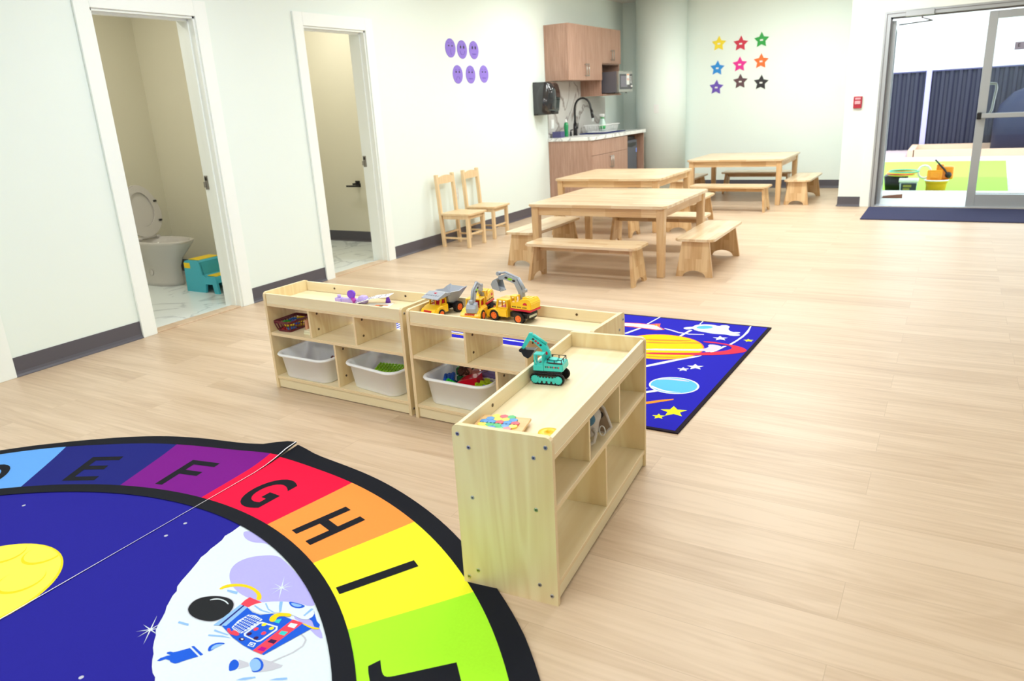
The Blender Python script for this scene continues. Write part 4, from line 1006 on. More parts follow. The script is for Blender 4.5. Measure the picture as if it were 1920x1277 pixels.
for k in range(6):
    u = -0.5 + (k) / 5.0
    for s in (-1, 1): rib(u * bw * 0.96, s * (bd / 2 + 0.001), u * tw * 0.94, s * (td_ / 2 - 0.003))
for k in range(9):
    u = -0.5 + k / 8.0
    for s in (-1, 1): rib(s * (bw / 2 + 0.001), u * bd * 0.96, s * (tw / 2 - 0.003), u * td_ * 0.94)
q.done('basket_body', m_ma, t)
def link(label, x, y, z, rgb, rz, tilt, shape=0):
    q = MB()
    if shape == 0:    # plate with a hole
        o_ = rrect(0.05, 0.034, 0.012, 4); n = len(o_); i_ = [(0.008 * math.cos(2 * PI * k / n), 0.008 * math.sin(2 * PI * k / n)) for k in range(n)]
        q.loft([[(a, b, 0) for a, b in i_], [(a, b, 0.006) for a, b in i_], [(a, b, 0.006) for a, b in o_], [(a, b, 0) for a, b in o_], [(a, b, 0) for a, b in i_]], cap0=False, cap1=False, sm=False)
    else:
        q.tube([(-0.03, 0, 0.005), (-0.012, 0.010, 0.010), (0.012, 0.010, 0.010), (0.03, -0.002, 0.005)], 0.0055, 8)
    o = q.done('linking_toy', cmat(rgb)); o.location = (x, y, z); o.rotation_euler = (tilt[0], tilt[1], rz); return tag(o, label, 'linking toy', 'linking toys in the maroon basket')
for a in [('red linking piece low in the basket at the front', 1.690, 2.575, 0.309, (226, 40, 40), 0.2, (0, 0), 0), ('light blue linking piece low in the basket front corner', 1.722, 2.580, 0.316, (90, 150, 240), 1.2, (0.1, 0), 0),
          ('yellow linking piece low at the back of the basket', 1.712, 2.65, 0.309, (240, 200, 20), 1.4, (0, 0), 0), ('red linking piece buried mid-basket', 1.70, 2.612, 0.317, (220, 36, 44), 0.9, (0.1, 0), 1),
          ('green bent linking piece on the left of the heap', 1.685, 2.592, 0.334, (20, 160, 70), 1.0, (0.1, 0.1), 1), ('yellow plate with hole at the front of the heap', 1.712, 2.578, 0.334, (246, 212, 20), 1.1, (0.35, 0.1), 0),
          ('blue plate with hole in the middle of the heap', 1.725, 2.612, 0.338, (20, 110, 226), 0.5, (0.25, 0.1), 0), ('blue curved linking piece at the back left', 1.695, 2.635, 0.338, (24, 110, 220), 0.9, (0, 0.1), 1),
          ('yellow bent linking piece at the back of the heap', 1.725, 2.655, 0.342, (240, 204, 20), 0.2, (0, 0.1), 1), ('yellow plate at the back right of the heap', 1.735, 2.635, 0.340, (244, 208, 30), 1.3, (0.1, -0.1), 0)]:
    link(*a)
q = MB(); q.box((0, 0, 0), (0.018, 0.07, 0.062), bev=0.002); o = q.done('wooden_block', cmat((224, 160, 124), 0.6)); o.location = (1.815, 2.585, 0.305); tag(o, 'upright pinkish wooden block right of the maroon basket', 'block')
q = MB(); q.box((0, 0, 0), (0.06, 0.045, 0.010), bev=0.002); q.box((0.002, 0.002, 0.0105), (0.058, 0.043, 0.020), bev=0.002); o = q.done('wooden_block', cmat((240, 232, 200), 0.6)); o.location = (1.842, 2.545, 0.305); tag(o, 'flat cream wooden block lying before the first divider', 'block')

# ---- toys in the left tray
def on_tray(o, x, y, z=TZ, rz=0): o.location = (x, y, z); o.rotation_euler = (0, 0, rz); return o
t = thing('toy_roller', 'purple toy roller with round disc in the left shelf tray', 'toy', (2.10, 2.665, TZ), 0.1)
m_pu = cmat((124, 60, 226)); m_li = cmat((190, 170, 240))
q = MB(); q.box((-0.07, -0.012, 0), (0.03, 0.012, 0.022), bev=0.004); q.box((0.03, -0.02, 0.0), (0.075, 0.02, 0.04), bev=0.012); q.done('body', m_li, t)
q = MB(); q.cyl((-0.01, -0.014, 0.045), (-0.01, -0.002, 0.045), 0.021); q.cyl((-0.01, -0.002, 0.045), (-0.01, 0.012, 0.045), 0.012); q.done('disc', m_pu, t)
q = MB(); q.tube([(-0.005, -0.006, 0.025), (0.012, -0.014, 0.01)], 0.011, 10); q.done('knob', cmat((190, 60, 190)), t)
q = MB(); q.box((-0.02, -0.015, 0), (0.02, 0.015, 0.02), bev=0.004); q.cyl((0, 0, 0.018), (0, 0, 0.034), 0.009); o = q.done('toy_block', m_li); on_tray(o, 2.00, 2.665); tag(o, 'lilac knobbed toy block left of the purple roller', 'toy block')
q = MB(); q.cyl((0, 0, 0), (0, 0, 0.03), 0.014, 0.006); o = q.done('toy_cone', m_pu); on_tray(o, 2.262, 2.725); tag(o, 'small purple cone beside the paper booklet', 'toy')
t = thing('paper_booklet', 'white printed booklet folded open in the left shelf tray', 'booklet', (2.21, 2.69, TZ), 0.28)
q = MB()
q.prism([(-0.085, 0.0), (-0.08, 0.012), (0.0, 0.034), (0.09, 0.045), (0.09, 0.0435), (0.0, 0.032), (-0.078, 0.010), (-0.083, 0.0)], -0.045, 0.03, 'xz'); q.prism([(-0.03, 0.0), (0.10, 0.0), (0.10, 0.002), (-0.03, 0.002)], -0.07, 0.0, 'xz')
q.done('pages', M['white'], t)
q = MB(); R2 = random.Random(3)
for r_ in range(3):
    x = -0.072
    while x < 0.08:
        w_ = R2.uniform(0.004, 0.012)
        z = 0.0135 + (x + 0.08) * 0.275 if x < 0 else 0.0355 + x * 0.122
        if R2.random() < 0.8: q.box((x, -0.040 + r_ * 0.022, z), (x + w_, -0.034 + r_ * 0.022, z + 0.0006), R2.choice([0, 0, 1]))
        x += w_ + 0.004
q.done('printing', [cmat((120, 96, 140)), cmat((60, 50, 50))], t)
q = MB(); q.box((0.0, -0.062, 0.0022), (0.05, -0.05, 0.003), 2); q.box((0.02, -0.048, 0.0022), (0.085, -0.038, 0.003), 3); q.cyl((0.055, -0.058, 0.0022), (0.055, -0.058, 0.003), 0.010, mi=1)
q.done('printing', [cmat((120, 96, 140)), cmat((60, 50, 50)), cmat((240, 70, 50)), cmat((250, 150, 40))], t)

# ---- yellow toy trucks
m_y = mat('truck_yellow', (255, 204, 36), 0.3, coat=0.3); m_o = mat('hub_orange', (252, 124, 40), 0.35); m_r = mat('truck_red', (216, 30, 60), 0.35); m_g = mat('toy_grey', (168, 174, 186), 0.35); m_t = mat('tyre_black', (24, 22, 26), 0.5)
m_dk = mat('decal_black', (50, 40, 36), 0.5); m_lime = mat('decal_lime', (150, 220, 30), 0.4)
def wheel(t, x, y, r, w, s, name='wheel'):
    q = MB(); q.cyl((x, y - w / 2, r), (x, y + w / 2, r), r * 0.93, seg=28)
    for k in range(20):
        a = 2 * PI * k / 20
        M4 = T(x, y, r) @ RY(a) @ T(0, 0, r * 0.94)
        q.box((-r * 0.07, -w / 2 - 0.0004, -r * 0.06), (r * 0.07, w / 2 + 0.0004, r * 0.06), 0, 0, M4)
    o = q.done(name, m_t, t)
    q = MB(); yy = y + s * w / 2
    q.cyl((x, yy - s * 0.002, r), (x, yy + s * 0.0022, r), r * 0.60, seg=24); q.cyl((x, yy, r), (x, yy + s * 0.004, r), r * 0.16, seg=12)
    for k in range(6):
        a = 2 * PI * k / 6; q.cyl((x + r * 0.4 * math.cos(a), yy, r + r * 0.4 * math.sin(a)), (x + r * 0.4 * math.cos(a), yy + s * 0.0028, r + r * 0.4 * math.sin(a)), r * 0.09, seg=8, mi=1)
    q.done('hub', [m_o, m_r], o)
def truck_front(t, L=0.11, cab_back=0.012, cab_top=0.088):
    # hood with rounded fenders
    q = MB(); W2 = 0.046
    pr = [(0.105, 0.012), (0.108, 0.03), (0.098, 0.044), (0.060, 0.056), (cab_back, 0.056), (cab_back, 0.020), (0.040, 0.020), (0.042, 0.032), (0.052, 0.042), (0.066, 0.042), (0.078, 0.034), (0.082, 0.020), (0.086, 0.012)]
    q.prism(pr, -W2, W2, 'xz')
    bmesh.ops.bevel(q.bm, geom=[e for e in q.bm.edges if abs(abs(e.verts[0].co.y) - W2) < 1e-6 and abs(abs(e.verts[1].co.y) - W2) < 1e-6 and e.verts[0].co.y * e.verts[1].co.y > 0], offset=0.004, segments=2, affect='EDGES')
    q.done('hood', m_y, t)
    q = MB()
    for s in (-1, 1):   # fenders
        q.tube([(0.062 + 0.026 * math.cos(a), s * (W2 - 0.004), 0.024 + 0.026 * math.sin(a)) for a in [PI * k / 10 for k in range(11)]], 0.0055, 8)
    q.box((0.100, -W2 + 0.004, 0.004), (0.112, W2 - 0.004, 0.016), bev=0.004)
    q.done('fender', m_y, t)
    q = MB()
    for k in range(9): q.box((0.0995, -0.022 + 0.0052 * k, 0.027), (0.1075, -0.0195 + 0.0052 * k, 0.040))
    q.box((0.106, -0.040, 0.018), (0.1095, -0.031, 0.023)); q.box((0.106, 0.031, 0.018), (0.1095, 0.040, 0.023))
    q.done('grille', m_r, t)
    q = MB(); c0, c1, z0, z1, w = cab_back, 0.058, 0.054, cab_top, 0.036
    q.box((c0, -w, z1 - 0.007), (c1 - 0.006, w, z1), bev=0.003)
    for y in (-w, w - 0.006):
        q.prism([(c1, z0), (c1 - 0.008, z0), (c1 - 0.016, z1 - 0.004), (c1 - 0.008, z1 - 0.004)], y, y + 0.006, 'xz'); q.box((c0, y, z0), (c0 + 0.008, y + 0.006, z1 - 0.004)); q.box((c0, y, z0), (c1 - 0.004, y + 0.006, z0 + 0.007))
    q.box((c0, -w, z0), (c0 + 0.004, w, z1 - 0.004)); q.box((c1 - 0.012, -0.002, z0), (c1 - 0.007, 0.002, z1 - 0.004)); q.done('cab', m_y, t)
    q = MB(); q.box((c0 + 0.006, -w + 0.008, z0), (c0 + 0.018, w - 0.008, z0 + 0.022), bev=0.002); q.box((c0 + 0.006, -w + 0.006, z0 - 0.002), (c1 - 0.012, w - 0.006, z0 + 0.004)); q.done('seat', m_r, t)
# dump truck
t = thing('toy_dump_truck', 'yellow toy dump truck with grey tipping bed in the middle tray', 'toy truck', (2.652, 2.645, TZ), -PI / 2 - 0.14)
t.scale = (0.98, 0.98, 0.98)
truck_front(t)
q = MB(); q.box((-0.09, -0.018, 0.020), (0.05, 0.018, 0.036), bev=0.003); q.box((-0.075, -0.03, 0.026), (-0.035, 0.03, 0.044), bev=0.003); q.done('chassis', m_t, t)
for s in (-1, 1): wheel(t, 0.062, s * 0.040, 0.0205, 0.016, s); wheel(t, -0.055, s * 0.042, 0.026, 0.022, s)
q = MB()
def xs_(x, z0, w0, z1, w1, z2): return [(x, -w1, z1), (x, -w0, z0), (x, w0, z0), (x, w1, z1), (x, w1 - 0.003, z2), (x, w0 - 0.004, z0 + 0.004), (x, -w0 + 0.004, z0 + 0.004), (x, -w1 + 0.003, z2)]
q.loft([xs_(0.0, 0.085, 0.034, 0.104, 0.050, 0.106), xs_(-0.012, 0.056, 0.030, 0.106, 0.050, 0.108), xs_(-0.06, 0.050, 0.032, 0.100, 0.050, 0.102), xs_(-0.085, 0.072, 0.036, 0.108, 0.052, 0.110), xs_(-0.115, 0.104, 0.046, 0.112, 0.054, 0.114)], sm=False)
bed = q.done('tipping_bed', m_g, t)
q = MB(); q.prism([(0.0, 0.096), (0.085, 0.088), (0.088, 0.092), (0.03, 0.112), (0.022, 0.108), (0.0, 0.106)], -0.050, 0.050, 'xz'); cg = q.done('cab_guard', m_g, bed)
q = MB()
for k in range(6): q.box((0.03, -0.04 + 0.014 * k, 0.100), (0.065, -0.035 + 0.014 * k, 0.1035))
q.text('F', 0.02, T(0.045, 0, 0.1075) @ RZ(PI / 2), 1, h=0.018) if False else None
q.cyl((0.040, 0, 0.100), (0.040, 0, 0.109), 0.009, seg=5, mi=1)
q.done('guard_emblem', [m_g, m_r], cg)
# excavators
def excavator(label, x, y, rz, boom, bucket, sc=1.0, yo=-0.018):
    t = thing('toy_excavator', label, 'toy truck', (x, y, TZ), rz, None); t.scale = sc if isinstance(sc, tuple) else (sc, sc, sc)
    truck_front(t, cab_back=-0.008, cab_top=0.096)
    q = MB(); q.box((-0.112, -0.022, 0.018), (0.05, 0.022, 0.040), bev=0.003); q.box((-0.112, -0.038, 0.024), (-0.03, 0.038, 0.046), bev=0.004); q.cyl((-0.07, 0, 0.046), (-0.07, 0, 0.056), 0.026); q.done('chassis', m_t, t)
    q = MB(); q.box((-0.1135, -0.028, 0.026), (-0.1118, 0.028, 0.036), bev=0.0005); q.done('number_plate', cmat((214, 220, 200)), t)
    for s in (-1, 1): wheel(t, 0.060, s * 0.040, 0.0245, 0.018, s); wheel(t, -0.073, s * 0.044, 0.0245, 0.020, s)
    h = MB(); pr = [(-0.125, 0.060), (-0.128, 0.090), (-0.115, 0.108), (-0.075, 0.104), (-0.055, 0.088), (-0.022, 0.086), (-0.022, 0.060)]
    h.prism(pr, -0.040, 0.036, 'xz'); bmesh.ops.bevel(h.bm, geom=list(h.bm.edges), offset=0.003, segments=2, affect='EDGES'); 
    for k in range(3): h.box((-0.112 + 0.014 * k, -0.02, 0.100), (-0.102 + 0.014 * k, 0.02, 0.110), bev=0.001)
    ho = h.done('engine_house', m_y, t)
    q = MB(); q.box((-0.126, -0.041, 0.053), (-0.020, 0.037, 0.062), bev=0.002); q.done('house_skirt', m_r, ho)
    q = MB()
    for s, yy in ((-1, -0.0405), (1, 0.0365)):
        for k in range(14): 
            if k not in (4, 9): q.box((-0.105 + 0.0055 * k, yy - 0.0004, 0.068), (-0.102 + 0.0055 * k, yy + 0.0004, 0.073))
        q.prism([(-0.098 + 0.011 * math.cos(a), 0.082 + 0.011 * math.sin(a)) for a in [PI * k / 8 for k in range(9)]], yy - 0.0005, yy + 0.0005, 'xz', 1)
    q.done('decal', [m_dk, m_r], ho)
    # small operator cab at the front left of the house
    q = MB(); a0, a1, b0, b1, z0, z1 = -0.050, -0.022, 0.002, 0.034, 0.084, 0.112
    for xx in (a0, a1 - 0.005):
        for yy in (b0, b1 - 0.005): q.box((xx, yy, z0), (xx + 0.005, yy + 0.005, z1))
    q.box((a0 - 0.001, b0 - 0.001, z1), (a1 + 0.001, b1 + 0.001, z1 + 0.005), bev=0.001); q.box((a0, b0, z0), (a1, b1, z0 + 0.005)); q.done('operator_cab', m_y, ho)
    # boom: flat-sided girder following the given side profile (x,z) with y offset
    q = MB()
    up = [(p[0], p[1] + 0.010) for p in boom]; dn = [(p[0], p[1] - 0.010) for p in boom]
    nrm = []
    for i, p in enumerate(boom):
        a = Vector(boom[max(i - 1, 0)]); b = Vector(boom[min(i + 1, len(boom) - 1)]); d = (b - a).normalized(); nrm.append(Vector((-d.y, d.x)))
    w_ = [0.009] + [0.012] * (len(boom) - 2) + [0.008]
    poly = [tuple(Vector(p) + n * w for p, n, w in [(boom[i], nrm[i], w_[i])][0:1])[0] if False else (boom[i][0] + nrm[i].x * w_[i], boom[i][1] + nrm[i].y * w_[i]) for i in range(len(boom))]
    poly += [(boom[i][0] - nrm[i].x * w_[i], boom[i][1] - nrm[i].y * w_[i]) for i in reversed(range(len(boom)))]
    q.prism(poly, yo - 0.009, yo + 0.009, 'xz')
    bo = q.done('boom', m_g, t)
    q = MB()
    for i in range(1, len(boom) - 1):
        pass
    off = 0.019
    ram = [(boom[i][0] + nrm[i].x * off * SGN, yo, boom[i][1] + nrm[i].y * off * SGN) for i in range(1, len(boom))]
    q.tube(ram, 0.005, 8); q.tube(ram[:2], 0.0075, 10)
    for r_ in (ram[0], ram[-1]): q.cyl((r_[0], yo - 0.008, r_[2]), (r_[0], yo + 0.008, r_[2]), 0.009, seg=14)
    q.done('ram', m_g, bo)
    q = MB(); k1, k2 = boom[2], boom[3] if len(boom) > 3 else boom[2]
    for s in (-1, 1):
        yy = yo + s * 0.0092
        for u in (0.15, 0.85):
            cx_, cz_ = k1[0] + (k2[0] - k1[0]) * u, k1[1] + (k2[1] - k1[1]) * u
            q.sphere((cx_, yy, cz_), (0.009, 0.0012, 0.005), 0, 10, 6)
        q.sphere(((k1[0] + k2[0]) / 2, yy, (k1[1] + k2[1]) / 2), (0.014, 0.0012, 0.005), 1, 12, 6)
    q.done('boom_decal', [m_dk, m_lime], bo)
    q = MB(); bxp, bzp, ang = bucket
    prof = [(0.0, 0.0), (0.012, -0.020), (0.012, -0.040), (-0.004, -0.052), (-0.040, -0.040), (-0.036, -0.036), (-0.006, -0.044), (0.004, -0.036), (0.004, -0.02), (-0.004, -0.004)]
    M4 = T(bxp, 0, bzp) @ RY(ang)
    vs = q.prism(prof, yo - 0.022, yo + 0.022, 'xz')
    side = [(0.0, 0.0), (0.012, -0.020), (0.012, -0.040), (-0.004, -0.052), (-0.040, -0.040)]
    vs += q.prism(side, yo - 0.023, yo - 0.020, 'xz'); vs += q.prism(side, yo + 0.020, yo + 0.023, 'xz')
    for k in range(5): vs += q.box((-0.046, yo - 0.020 + 0.009 * k, -0.041), (-0.038, yo - 0.016 + 0.009 * k, -0.037))
    q.xform(vs, M4); q.done('bucket', m_g, t)
    return t
SGN = 1
# side-on excavator, boom reaching forward over its cab
excavator('yellow toy excavator truck seen side-on with grey boom raised forward', 3.000, 2.665, PI - 0.10,
          [(-0.050, 0.080), (-0.045, 0.125), (-0.022, 0.168), (0.035, 0.184), (0.068, 0.176)], (0.072, 0.176, -0.5), 1.0)
# front-on excavator, boom folded down before the windscreen
excavator('yellow toy excavator truck facing the camera with bucket before its windscreen', 2.835, 2.650, -PI / 2 + 0.16,
          [(-0.045, 0.085), (-0.02, 0.125), (0.025, 0.145), (0.060, 0.128), (0.082, 0.085)], (0.080, 0.088, -0.65), (0.86, 1.0, 0.98), 0.010)

# ---- teal excavator on the nearest shelf
m_te = mat('toy_teal', (60, 208, 200), 0.35, coat=0.2)
t = thing('toy_excavator', 'small turquoise toy excavator on black tracks in the nearest tray', 'toy excavator', (3.500, 2.055, TZ), PI + 0.17); t.scale = (0.93, 0.93, 0.95)
for s in (-1, 1):
    q = MB(); L2, r = 0.043, 0.0175
    o_ = [(L2 + r * math.cos(a), 0.020 + r * math.sin(a)) for a in [-PI / 2 + PI * k / 8 for k in range(9)]] + [(-L2 + r * math.cos(a), 0.020 + r * math.sin(a)) for a in [PI / 2 + PI * k / 8 for k in range(9)]]
    y0 = s * 0.034
    q.tube([(a, y0, b) for a, b in o_], 0.0045, 6, closed=True); q.prism([(a * 0.96, 0.020 + (b - 0.020) * 0.9) for a, b in o_], y0 - 0.009, y0 + 0.009, 'xz')
    for k in range(len(o_)): 
        a, b = o_[k]
    for k in range(16):
        xx = -L2 + 2 * L2 * k / 15
        q.box((xx - 0.0015, y0 - 0.0095, 0.0005), (xx + 0.0015, y0 + 0.0095, 0.0025)); q.box((xx - 0.0015, y0 - 0.0095, 0.0378), (xx + 0.0015, y0 + 0.0095, 0.040))
    q.done('track', M['black'], t)
    q = MB(); yy = y0 + s * 0.0095
    for xx in (-L2, L2):
        q.cyl((xx, yy - s * 0.004, 0.020), (xx, yy + s * 0.003, 0.020), 0.0135, seg=20)
        for k in range(12): a = 2 * PI * k / 12; q.box((xx + 0.0135 * math.cos(a) - 0.0015, yy - s * 0.001, 0.020 + 0.0135 * math.sin(a) - 0.0015), (xx + 0.0135 * math.cos(a) + 0.0015, yy + s * 0.003, 0.020 + 0.0135 * math.sin(a) + 0.0015))
    q.box((-L2, min(yy - s * 0.003, yy + s * 0.002), 0.015), (L2, max(yy - s * 0.003, yy + s * 0.002), 0.026))
    for k in range(4): q.cyl((-0.026 + 0.0175 * k, yy - s * 0.003, 0.0115), (-0.026 + 0.0175 * k, yy + s * 0.002, 0.0115), 0.0055, seg=12)
    for k in range(6): q.box((-0.03 + 0.0115 * k, min(yy - s * 0.003, yy + s * 0.0015), 0.025), (-0.026 + 0.0115 * k, max(yy - s * 0.003, yy + s * 0.0015), 0.030))
    q.done('sprocket', m_te, t)
q = MB(); q.box((-0.04, -0.026, 0.014), (0.04, 0.026, 0.034), bev=0.004); q.cyl((0, 0, 0.034), (0, 0, 0.044), 0.022); q.box((-0.052, -0.036, 0.042), (0.054, 0.036, 0.047), bev=0.002); q.done('undercarriage', M['black'], t)
q = MB()
for xx in (-0.025, 0.025): 
    for s in (-1, 1): q.cyl((xx, s * 0.022, 0.007), (xx, s * 0.026, 0.007), 0.007)
q.done('roller', M['white'], t)
q = MB(); q.prism([(-0.056, 0.047), (-0.060, 0.052), (-0.058, 0.074), (0.010, 0.080), (0.048, 0.070), (0.050, 0.047)], -0.036, 0.034, 'xz'); bmesh.ops.bevel(q.bm, geom=list(q.bm.edges), offset=0.0025, segments=2, affect='EDGES')
q.box((-0.03, -0.015, 0.074), (0.0, 0.015, 0.084), bev=0.002)
bd_ = q.done('house', m_te, t)
q = MB()
for k in range(9): q.box((-0.045 + 0.006 * k, 0.0338, 0.060), (-0.0415 + 0.006 * k, 0.0346, 0.066), 0 if k % 3 else 1); q.box((-0.045 + 0.006 * k, -0.0366, 0.060), (-0.0415 + 0.006 * k, -0.0358, 0.066), 0)
q.done('lettering', [m_dk, m_r], bd_)
q = MB(); a0, a1, b0, b1, z0, z1 = 0.012, 0.048, 0.008, 0.036, 0.060, 0.106
for xx in (a0, a1 - 0.006):
    for yy in (b0, b1 - 0.005): q.box((xx, yy, z0), (xx + 0.006, yy + 0.005, z1), bev=0.001)
q.box((a0 - 0.001, b0 - 0.001, z1 - 0.002), (a1, b1 + 0.001, z1 + 0.004), bev=0.002); q.box((a0, b0, z0 - 0.012), (a1 + 0.003, b1 + 0.001, z0 + 0.008), bev=0.002); q.box((a0, b0, z0), (a0 + 0.003, b1, z1)); q.done('cab', m_te, t)
q = MB(); q.box((0.018, 0.012, 0.068), (0.030, 0.030, 0.078), bev=0.002); q.done('seat', M['black'], t)
q = MB(); zz = 0.088
q.tube([(-0.052, -0.03, zz), (0.0, -0.03, zz), (0.0, 0.028, zz), (-0.052, 0.028, zz)], 0.0018, 6, closed=True)
for xx, yy in ((-0.052, -0.03), (-0.026, -0.03), (0.0, -0.03), (0, 0.028), (-0.026, 0.028), (-0.052, 0.028), (-0.052, 0.0)): q.tube([(xx, yy, 0.070), (xx, yy, zz)], 0.0016, 6)
q.box((-0.056, 0.026, 0.074), (0.004, 0.032, 0.079), bev=0.001)
q.done('railing', M['black'], t)
bm_pts = [(0.006, 0.070), (0.012, 0.098), (0.022, 0.120), (0.045, 0.138), (0.072, 0.156)]
q = MB(); wb = [0.010, 0.012, 0.011, 0.009, 0.007]; up = []; dn = []
for i, p_ in enumerate(bm_pts):
    a = Vector(bm_pts[max(i - 1, 0)]); b = Vector(bm_pts[min(i + 1, 4)]); d = (b - a).normalized(); up.append((p_[0] - d.y * wb[i], p_[1] + d.x * wb[i])); dn.append((p_[0] + d.y * wb[i], p_[1] - d.x * wb[i]))
q.prism(up + dn[::-1], -0.020, -0.006, 'xz'); q.tube([(0.012, -0.013, 0.132), (0.060, -0.013, 0.163)], 0.005, 8); bo = q.done('boom', m_te, t)
q = MB()
for s, yy in ((1, -0.0055), (-1, -0.0205)):
    for u, mi in ((0.1, 0), (0.35, 1), (0.6, 1), (0.85, 0)):
        q.sphere((0.030 + 0.036 * u, yy, 0.126 + 0.027 * u), (0.005, 0.0008, 0.004), mi, 8, 6)
    q.sphere((0.012, yy, 0.100), (0.004, 0.0008, 0.007), 1, 8, 6)
q.done('boom_decal', [m_dk, m_r], bo)
q = MB(); q.prism([(0.060, 0.158), (0.066, 0.170), (0.076, 0.170), (0.112, 0.108), (0.102, 0.104), (0.072, 0.146)], -0.018, -0.008, 'xz'); q.done('dipper_arm', m_te, t)
q = MB(); q.prism([(0.112, 0.110), (0.106, 0.100), (0.098, 0.086), (0.082, 0.078), (0.068, 0.088), (0.054, 0.110), (0.060, 0.112)], -0.028, 0.002, 'xz'); q.cyl((0.108, -0.03, 0.107), (0.108, 0.004, 0.107), 0.006)
for k in range(6): q.box((0.052 + 0.003 * k, -0.029, 0.108 - 0.004 * k), (0.0535 + 0.003 * k, 0.003, 0.113 - 0.004 * k), 1)
q.done('bucket', [M['black'], mat('bucket_teeth', (150, 140, 130), 0.4)], t)

# ---- hexagon puzzle and ring
pz = thing('puzzle_board', 'wooden board stack holding coloured hexagon tiles in the nearest tray', 'puzzle', (3.548, 1.655, TZ), 0.21)
q = MB(); q.box((-0.070, -0.055, 0), (0.064, 0.040, 0.009), bev=0.002); q.box((-0.078, -0.060, 0.0095), (0.074, 0.052, 0.018), bev=0.002); q.done('board', grain_mat('puzzle_wood', (238, 202, 148), (216, 172, 112), 'x', 2, 0.4), pz)
HX = {'y': (246, 226, 90), 'b': (70, 150, 220), 'r': (236, 84, 106), 'g': (70, 190, 120)}
HN = {'y': 'yellow', 'b': 'blue', 'r': 'red', 'g': 'green'}
rows = ['yrg', 'byyb', 'bbrbr', 'yggby', 'ybgr']
hs_ = 0.0135
_pm = T(3.548, 1.655, TZ + 0.0182) @ RZ(0.21)
for j, row in enumerate(rows):
    for i, ch in enumerate(row):
        lx = -0.052 + hs_ * 1.74 * i + (0.5 * (5 - len(row)) * hs_ * 1.74) - 0.001; ly = 0.040 - hs_ * 1.5 * j
        q = MB(); q.prism([(hs_ * 0.97 * math.cos(PI / 6 + PI / 3 * k), hs_ * 0.97 * math.sin(PI / 6 + PI / 3 * k)) for k in range(6)], 0, 0.004)
        o = q.done('hexagon_tile', cmat(HX[ch])); o.location = _pm @ Vector((lx, ly, 0)); o.rotation_euler = (0, 0, 0.21)
        tag(o, '%s hexagon tile, %s from the left in the %s row of the puzzle' % (HN[ch], ['first', 'second', 'third', 'fourth', 'fifth'][i], ['farthest', 'second farthest', 'middle', 'second nearest', 'nearest'][j]), 'puzzle piece', 'hexagon tiles on the wooden board')
t = thing('toy_ring', 'flat yellow ring toy lying right of the hexagon puzzle', 'toy ring', (3.690, 1.672, TZ))
q = MB(); n = 24; q.loft([[(r * math.cos(2 * PI * k / n), r * math.sin(2 * PI * k / n), z) for k in range(n)] for r, z in ((0.008, 0), (0.008, 0.010), (0.029, 0.010), (0.031, 0.005), (0.029, 0), (0.008, 0))], cap0=False, cap1=False); q.done('ring_body', cmat((250, 206, 10)), t)

# ---- pouch in the nearest shelf
t = thing('toy_bag', 'grey-white soft bag with a blue patch and clear buttoned flap in the near shelf', 'bag', (3.618, 1.995, 0.3055))
m_net = mat('bag_cloth', (204, 196, 190), 0.85, var=0.12, vscale=140, bump=0.4, bscale=500)
q = MB()
vs = q.sphere((0.022, -0.004, 0.064), (0.064, 0.062, 0.062), 0, 32, 20)
for v in vs: v.co.x += 0.006 * math.sin(v.co.z * 90); v.co.y += 0.005 * math.sin(v.co.x * 120); v.co.z = max(v.co.z, 0.0)
q.done('bag_body', m_net, t)
q = MB(); q.sphere((0.050, -0.034, 0.084), (0.034, 0.026, 0.026), 0, 18, 12); q.done('patch', mat('bag_blue', (70, 112, 140), 0.8, var=0.25, vscale=100), t)
fl = [(0.055, 0.018), (0.090, 0.016), (0.112, 0.040), (0.100, 0.070), (0.088, 0.100), (0.060, 0.124), (0.035, 0.112)]
q = MB(); q.tube([(a, 0.030, b) for a, b in fl], 0.0045, 8); q.done('piping', m_net, t)
q = MB(); q.prism(fl, 0.0285, 0.0315, 'xz'); q.done('clear_flap', mat('bag_vinyl', (160, 138, 116), 0.3), t)
q = MB(); q.cyl((0.076, 0.0285, 0.078), (0.076, 0.022, 0.078), 0.0105); q.done('button', M['black'], t)
q = MB(); q.tube([(0.088 + 0.010 * math.cos(a), 0.012, 0.030 + 0.017 * math.sin(a)) for a in [2 * PI * k / 14 for k in range(14)]], 0.0018, 6, closed=True); q.done('pull_ring', M['white'], t)
q = MB(); q.tube([(0.035, -0.066, 0.010), (0.07, -0.068, 0.008), (0.088, -0.055, 0.020), (0.088, -0.04, 0.040), (0.075, -0.03, 0.05)], 0.006, 8); q.done('strap', m_net, t)
q = MB(); q.sphere((0.055, -0.055, 0.032), (0.014, 0.012, 0.010), 0, 12, 8); q.done('orange_bead', cmat((176, 120, 50)), t)

